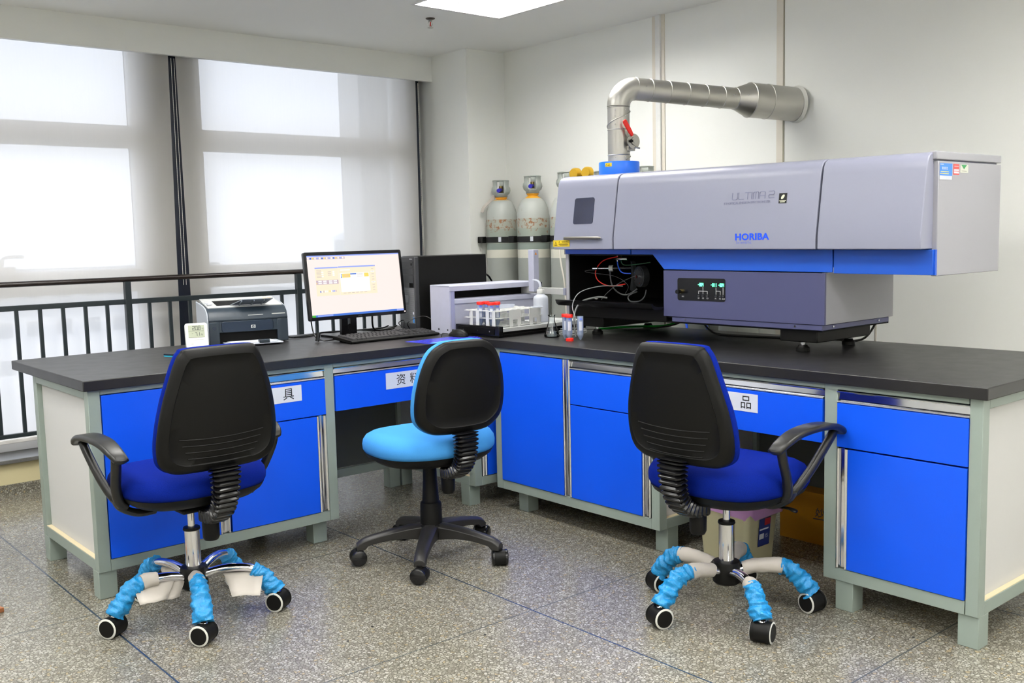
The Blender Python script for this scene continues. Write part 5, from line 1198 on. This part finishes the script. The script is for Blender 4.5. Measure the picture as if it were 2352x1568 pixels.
def autosampler():
    t = thing('autosampler', 'pale grey autosampler with a black slot, behind the white tube rack', 'autosampler', (.006, .275, T0), -.03)
    W, D, H = .60, .175, .252
    MB().prism([(0.0, 0), (.0, H - .004), (.004, H), (D, H), (D, 0)], 0, .010, 'x').build('side_panel', M_samp, t, bevel=.002)
    MB().box(.010, .035, .0, .02, .0, H - .004).build('corner_post', M_lilac2, t, bevel=.002)
    MB().box(.035, W, .006, .02, 0, .158).build('front_panel', M_samp, t, bevel=.002)
    MB().prism([(-.004, .158), (-.004, .180), (.010, .186), (.03, .186), (.03, .158)], .03, W, 'x').build('front_ledge', M_samp, t, bevel=.002)
    MB().prism([(-.006, .224), (-.006, .250), (.0, .254), (D, .254), (D, .246), (.004, .244), (.004, .224)], .0, W - .04, 'x').build('top_cover', M_samp, t, bevel=.002)
    MB().box(.036, W - .01, .05, D - .01, .02, .244).build('inner_housing', M_inblack, t)
    MB().box(W - .01, W, .02, D, 0, .158).build('side_panel', M_lav, t, bevel=.002)
    sc = MB()
    for z in (.025,): sc.tube([(-.001, .10, z), (-.003, .10, z)], .005, 10); sc.tube([(-.001, .02, z), (-.003, .02, z)], .004, 10)
    sc.build('screws', M_inblack, t)
    x = MB(); add_text(x, '500', .026, frame((.380, .0052, .106), (1, 0, 0), (0, 0, 1)), 0, bold=.0006, shear=.25, ext=.0003)
    strokes(x, [[(.20, .130), (.42, .130)]], .0012, frame((0, .0052, 0), (1, 0, 0), (0, 0, 1)), 0); x.build('lettering', mat('blue_print', (20, 60, 180), .4), t, smooth=False)
    # travelling arm: beam towards the instrument and the upright probe carrier
    MB().box(.520, .545, -.305, .12, .188, .222).build('arm_beam', mat('arm_aluminium', (190, 190, 188), .35, .3), t, bevel=.002)
    MB().box(.515, .549, -.32, -.300, .186, .224).build('beam_end', M_lav, t, bevel=.002)
    up = MB().box(.490, .528, -.095, -.050, .200, .425); pr = up.build('probe_carrier', M_samp, t, bevel=.003)
    w = MB(); w.prism([(.500, .398), (.514, .398), (.507, .411)], -.0964, -.0952, 'y'); w.build('warning_triangle', mat('orange_mark', (235, 150, 40), .5), pr)
    MB().tube([(.545, -.08, .225), (.545, -.08, .25)], .012, 12).build('probe_clamp', M_navy, t)
    # tray base
    b = thing('autosampler_tray', 'black rail base with a white tray floor carrying the tube rack', 'tray', (.055, -.055, T0), .05)
    MB().box(0, .028, -.005, .325, .008, .056).build('end_rail', M_dark2, b, bevel=.002)
    MB().box(-.004, .0, .03, .30, .014, .046).build('end_rail_inset', M_inblack, b, bevel=.001)
    MB().box(.002, .64, .0, .285, .0, .014).build('base', M_inblack, b, bevel=.002)
    MB().box(.02, .64, .008, .015, .013, .030).build('front_lip', M_inblack, b)
    MB().box(.028, .64, .002, .280, .026, .046).build('tray_floor', mat('tray_steel', (196, 198, 198), .4, .2), b, bevel=.002)
    s = MB()
    for y in (.06, .15, .26): s.tube([(-.004, y, .03), (-.006, y, .03)], .004, 10)
    s.build('screws', M_chrome, b)
    # rack
    r = thing('tube_rack', 'white plastic tube rack on the autosampler tray', 'rack', (.066, -.030, T0 + .047), .05)
    X, Y, z1, z2 = .318, .245, .044, .080
    def plate(z):
        nx, ny = 8, 6; m = MB(); n = 12; cw, ch = X / nx, Y / ny
        for i in range(nx):
            for j in range(ny):
                cx, cy = (i + .5) * cw, (j + .5) * ch
                sq = [(cx + cw / 2 * max(-1, min(1, 1.42 * math.cos(a))), cy + ch / 2 * max(-1, min(1, 1.42 * math.sin(a)))) for a in [2 * PI * (q + .5) / n for q in range(n)]]
                ci = [(cx + .0155 * math.cos(a), cy + .0155 * math.sin(a)) for a in [2 * PI * (q + .5) / n for q in range(n)]]
                vs = [(a, b_, z) for a, b_ in sq] + [(a, b_, z) for a, b_ in ci] + [(a, b_, z + .003) for a, b_ in sq] + [(a, b_, z + .003) for a, b_ in ci]
                fs = []
                for q in range(n):
                    w_ = (q + 1) % n; fs += [(q, w_, n + w_, n + q), (2 * n + q, 3 * n + q, 3 * n + w_, 2 * n + w_), (n + q, n + w_, 3 * n + w_, 3 * n + q), (q, 2 * n + q, 2 * n + w_, w_)]
                m.add(vs, fs)
        for x in (.02, X / 2, X - .02): m.box(x, x + .012, -.010, .0, z, z + .003); m.box(x, x + .012, Y, Y + .010, z, z + .003)
        m.box(-.012, 0, .03, .05, z, z + .003); m.box(-.012, 0, Y - .05, Y - .03, z, z + .003); m.box(X, X + .014, .03, .05, z, z + .003)
        return m
    plate(z1).build('middle_shelf', M_white, r, angle=30); plate(z2).build('top_shelf', M_white, r, angle=30)
    plate(.004).build('bottom_shelf', M_white, r, angle=30)
    def upright(x0, x1, y, cut):
        m = MB(); 
        if cut: m.box(x0, x1, y - .0015, y + .0015, .035, z2 + .005); m.box(x0, x0 + (x1 - x0) * .3, y - .0015, y + .0015, 0, .035); m.box(x1 - (x1 - x0) * .3, x1, y - .0015, y + .0015, 0, .035)
        else: m.box(x0, x1, y - .0015, y + .0015, 0, z2 + .005)
        m.build('upright', M_white, r)
    for a, b_ in ((.085, .165), (.225, .300)): upright(a, b_, -.002, True); upright(a, b_, Y + .002, True)
    for y in (.01, .055, .13, .18):
        MB().box(-.0015, .0015, y, y + .024, 0, z2 + .005).build('upright', M_white, r); MB().box(X - .0015, X + .0015, y, y + .024, 0, z2 + .005).build('upright', M_white, r)
    w = thing('weighing_dish', 'clear plastic dish resting on top of the white tube rack', 'dish', (.24, .13, T0 + .131), .05)
    MB().loft([[(x, y, 0) for x, y in rrect(.12, .05, .01, 3)], [(x, y, .016) for x, y in rrect(.135, .062, .012, 3)], [(x * .97, y * .95, .016) for x, y in rrect(.135, .062, .012, 3)], [(x * .96, y * .95, .002) for x, y in rrect(.12, .05, .01, 3)]]).build('dish', M_clearp, w)
    w2 = thing('watch_glass', 'round clear glass lying on the right end of the tube rack', 'glass', (.36, -.005, T0 + .131)); MB().lathe([(.004, 0), (.026, .002), (.030, .007), (.031, .007), (.027, .001), (.004, -.001)], seg=28).build('glass', M_clearp, w2)
M_samp = mat('light_lavender_enamel', (176, 178, 196), .34)
M_lilac2 = mat('slate_lavender_enamel', (150, 152, 184), .36)
M_clear = thin_glass('clear_glass', (.93, .96, .95), .10, .01)
M_clearp = milky('clear_plastic', (214, 220, 232), .45)
M_cent = milky('tube_polypropylene', (186, 200, 228), .50)
M_pe = milky('bottle_polyethylene', (222, 226, 236), .82)
M_water = thin_glass('water', (.80, .86, .90), .10, .01)
autosampler()

def tubes():
    def tube(x, y, z, lb, cap=True, liquid=.3, grp=None, label=True):
        t = thing('centrifuge_tube', lb, 'tube', (x, y, z), random.random() * .0, grp); r = .0148
        p = [(.002, .001), (.004, .0), (r * .96, .020), (r, .026), (r, .112), (r - .0012, .112), (r - .0012, .026), (.003, .003)]
        MB().lathe(p, seg=24).build('body', M_cent, t, angle=50)
        if cap: MB().lathe([(.010, .106), (.0180, .107), (.0184, .110), (.0184, .119), (.0170, .1215), (.003, .1215)], seg=36).build('cap', M_red, t, angle=40)
        if liquid: MB().lathe([(.002, .004), (r * .9, .022), (r - .0016, .028), (r - .0016, .028 + .08 * liquid), (.001, .028 + .08 * liquid)], seg=20).build('liquid', M_water, t)
        if label:
            m = MB(); A = [math.radians(205 + 60 * q / 8) for q in range(9)]
            m.loft([[((r + .0004) * math.cos(a), (r + .0004) * math.sin(a), .045), ((r + .0004) * math.cos(a), (r + .0004) * math.sin(a), .088)] for a in A], cap=(False, False), closed=False); m.build('label_patch', M_paper, t)
        m = MB()
        for q in range(9):
            z0 = .035 + q * .0075; A = [math.radians(270 + (26 if q % 2 else 14) * k / 4) for k in range(5)]
            m.tube([((r + .0003) * math.cos(a), (r + .0003) * math.sin(a), z0) for a in A], .0004, 4)
        for q in range(3): m.tube([((r + .0003) * math.cos(a), (r + .0003) * math.sin(a), .096 + .003 * q) for a in [math.radians(215 + 10 * k) for k in range(7 - q)]], .0007, 4)
        m.build('blue_graduations', mat('blue_print', (20, 80, 245), .4), t)
    tube(.228, -.352, T0, 'red capped tube standing on the worktop, left and behind of the pair beside the flask', grp=None)
    tube(.215, -.392, T0, 'red capped tube standing on the worktop, in front of the pair beside the flask')
    tube(.250, -.432, T0, 'open tube without a cap, sampling line dipping into it', cap=False, liquid=.45)
    c = thing('screw_cap', 'loose red screw cap lying on the worktop in front of the tubes', 'cap', (.176, -.435, T0)); MB().lathe([(.002, 0), (.0178, .0), (.0184, .003), (.0184, .012), (.0155, .0135), (.0150, .004), (.002, .003)], seg=36).build('cap', M_red, c)
    z = T0 + .0515
    for x, y, lb in ((.0828, .0321, 'red capped tube at the left front of the white rack'), (.0787, .1138, 'red capped tube at the back of the white rack'), (.1225, .0341, 'red capped tube in the white rack, right-hand front one'), (.1184, .1158, 'red capped tube in the white rack, furthest right at the back')):
        tube(x, y, z, lb, liquid=.2)
tubes()

def glassware():
    f = thing('conical_flask', 'small clear glass conical flask with a little water on the worktop', 'flask', (.250, -.232, T0))
    MB().lathe([(.030, 0), (.0375, .003), (.0385, .008), (.034, .022), (.0165, .078), (.0155, .084), (.0155, .104), (.0185, .108), (.0185, .110), (.0145, .105), (.0143, .084), (.0150, .077), (.032, .022), (.0365, .009), (.0355, .004), (.001, .002)], seg=40).build('flask', M_flask, f, angle=60)
    MB().lathe([(.001, .0025), (.0350, .0045), (.0360, .009), (.0300, .028), (.001, .028)], seg=36).build('water', M_water, f)
    b = thing('wash_bottle', 'white plastic wash bottle with a bent spout on the autosampler tray', 'bottle', (.452, .068, T0 + .048))
    MB().lathe([(.034, 0), (.0385, .003), (.0395, .008), (.0395, .120), (.036, .132), (.022, .142), (.0175, .146), (.0175, .150), (.001, .150)], seg=40).build('body', M_pe, b, angle=50)
    MB().lathe([(.017, .146), (.020, .147), (.0205, .166), (.019, .169), (.008, .170), (.0075, .182)], seg=30).build('cap', M_white, b, angle=40)
    MB().tube(catmull([(0, 0, .172), (0, .003, .195), (-.002, .012, .211), (-.004, .030, .217), (-.006, .052, .219)], 6), [.0065] * 10 + [.0055] * 10 + [.004] * 5, 12).build('spout', M_pe, b, angle=60)
    c = thing('tubing_coil', 'loose coil of clear tubing beside the spectrometer foot', 'tubing', (.40, -.27, T0)); m = MB()
    P = [( .395 + (.075 + .006 * math.sin(3 * a)) * math.cos(a), -.235 + (.060 + .005 * math.cos(2 * a)) * math.sin(a), T0 + .004 + .0011 * a + .003 * math.sin(a * 1.3)) for a in [i * .25 for i in range(85)]]
    m.tube(P, .0022, 7); m.build('tube', milky('white_tubing', (226, 228, 226), .8), c, world=True)
    g = thing('green_hose', 'short green hose lying under the left part of the spectrometer', 'hose', (.8, -.4, T0)); MB().tube(catmull([(.62, -.17, T0 + .006), (.70, -.25, T0 + .014), (.80, -.33, T0 + .016), (.90, -.42, T0 + .02), (.95, -.50, T0 + .06)], 6), .0055, 8).build('tube', mat('green_hose', (30, 170, 60), .35), g, world=True)
    g = thing('instrument_cable', 'grey cable dipping onto the worktop under the spectrometer', 'cable', (.8, -.8, T0)); MB().tube(catmull([(.90, -.62, T0 + .095), (.84, -.70, T0 + .05), (.80, -.80, T0 + .008), (.80, -.95, T0 + .005), (.84, -1.15, T0 + .005), (.90, -1.35, T0 + .006), (.93, -1.5, T0 + .01), (.95, -1.56, T0 + .09)], 8), .005, 8).build('cord', mat('grey_cable', (70, 70, 66), .4), g, world=True)
    g = thing('instrument_cable', 'grey cable crossing behind the rear left foot of the spectrometer', 'cable', (.7, -.4, T0)); MB().tube(catmull([(.60, -.10, T0 + .007), (.68, -.22, T0 + .006), (.78, -.36, T0 + .006), (.86, -.50, T0 + .03), (.90, -.60, T0 + .09)], 8), .0042, 8).build('cord', mat('grey_cable', (70, 70, 66), .4), g, world=True)
def real_glass():
    m = bpy.data.materials.new('borosilicate_glass'); m.use_nodes = True; p = m.node_tree.nodes['Principled BSDF']; p.inputs['Transmission Weight'].default_value = 1; p.inputs['Roughness'].default_value = .01; p.inputs['IOR'].default_value = 1.47
    n = m.node_tree.nodes.new('ShaderNodeTexNoise'); r = m.node_tree.nodes.new('ShaderNodeMapRange'); r.inputs[3].default_value = .005; r.inputs[4].default_value = .02; m.node_tree.links.new(n.outputs['Fac'], r.inputs[0]); m.node_tree.links.new(r.outputs[0], p.inputs['Roughness']); return m
M_flask = thin_glass('flask_glass', (.97, .985, .985), .05, .01)
glassware()

# ------------------------------------------------------------------ things on the floor
def floor_things():
    b = thing('waste_bin', 'cream plastic waste bin with a purple liner, under the right bench', 'waste bin', (.195, -1.385, 0), .0)
    def rg(w, d, z, r=.03): return [(x, y, z) for x, y in rrect(w, d, r, 6)]
    MB().loft([rg(.17, .21, 0), rg(.185, .225, .01), rg(.225, .27, .312), rg(.235, .28, .318), rg(.235, .28, .334), rg(.222, .267, .334), rg(.215, .26, .305), rg(.165, .205, .012)]).build('body', mat('cream_plastic', (206, 200, 164), .4, var=.03), b, angle=40)
    ln = MB(); rnd = random.Random(4); rings = []
    for k, (w, d, z) in enumerate([(.200, .245, .20), (.216, .262, .335), (.246, .291, .338), (.256, .302, .29), (.252, .298, .232)]):
        rings.append([(x * (1 + .03 * rnd.random()), y * (1 + .03 * rnd.random()), z + (.012 * math.sin(i * .9) if k == 4 else .004 * rnd.random())) for i, (x, y) in enumerate(rrect(w, d, .035, 8))])
    ln.loft(rings, cap=(False, False)); ln.build('liner', milky('purple_film', (206, 150, 222), .75), b, angle=60)
    st = MB(); M = frame((-.034, -.1215, .095), (1, 0, 0), Vector((0, -.085, 1))); st.box(0, .075, 0, .115, 0, .0008, 0, M)
    M1 = M @ Matrix.Translation((0, 0, .0008)); st.box(.035, .072, .085, .112, 0, .0004, 1, M1); st.box(.005, .035, .03, .052, 0, .0004, 2, M1); add_text(st, '15', .022, M1 @ Matrix.Translation((.040, .032, 0)), 2); strokes(st, [[(.008, .07), (.06, .07)]], .006, M1, 2)
    st.build('bin_label', [mat('label_navy', (28, 44, 110), .4), mat('label_red', (170, 30, 40), .4), M_paper], b, smooth=False)
    y = thing('carton', 'yellow printed carton with blue corners, under the right bench behind the bin', 'carton', (.66, -1.50, 0), 0)
    MB().box(-.045, .045, -.19, .20, .0, .225).build('box', mat('yellow_card', (176, 118, 12), .5, var=.04), y, bevel=.002)
    m = MB(); M = frame((-.0456, .19, 0), (0, -1, 0), (0, 0, 1)); m.prism([(.28, .02), (.39, .01), (.39, .235), (.33, .235), (.345, .16), (.30, .11)], 0, .0008, 'z', M=M); m.build('printed_patch', mat('card_blue', (20, 60, 120), .5), y)
    m = MB(); m.loft([[(.315 + .035 * math.cos(a), .085 + .038 * math.sin(a), z) for a in [2 * PI * q / 20 for q in range(20)]] for z in (.0008, .0014)], M=M); m.build('printed_lemon', mat('card_lemon', (214, 190, 40), .5), y)
    m = MB(); add_text(m, '妙洁', .045, M @ Matrix.Translation((.165, .125, .001)), 0, shear=.15, ext=.0003); strokes(m, [[(.16, .112), (.27, .118)]], .004, M @ Matrix.Translation((0, 0, .0008)), 0); m.build('printed_text', mat('card_text', (40, 50, 80), .5), y, smooth=False)
    w = thing('wooden_board', 'corner of a brown wooden board on the floor at the left edge', 'board', (-2.32, .17, 0), .3); MB().box(-.12, .12, -.045, .045, 0, .018).build('board', mat('brown_wood', (150, 96, 60), .5, var=.3, scale=12, stretch=(1, 8, 8)), w, bevel=.002)
    # scattered specks
    for i, (x, yy) in enumerate([(-1.27, -.92), (-1.03, -1.25), (-.02, -2.25), (-1.4, -.97)]):
        s = thing('floor_speck', ['tiny dark speck on the floor right of the left chair', 'tiny dark speck on the floor in front of the light blue chair', 'tiny dark speck on the floor right of the right chair', 'tiny dark speck on the floor nearest the left chair'][i], 'speck', (x, yy, 0), i, 'specks on the floor'); MB().lathe([(.001, 0), (.005, 0), (.004, .002), (.001, .003)], seg=7).build('speck', M_ink, s)
floor_things()
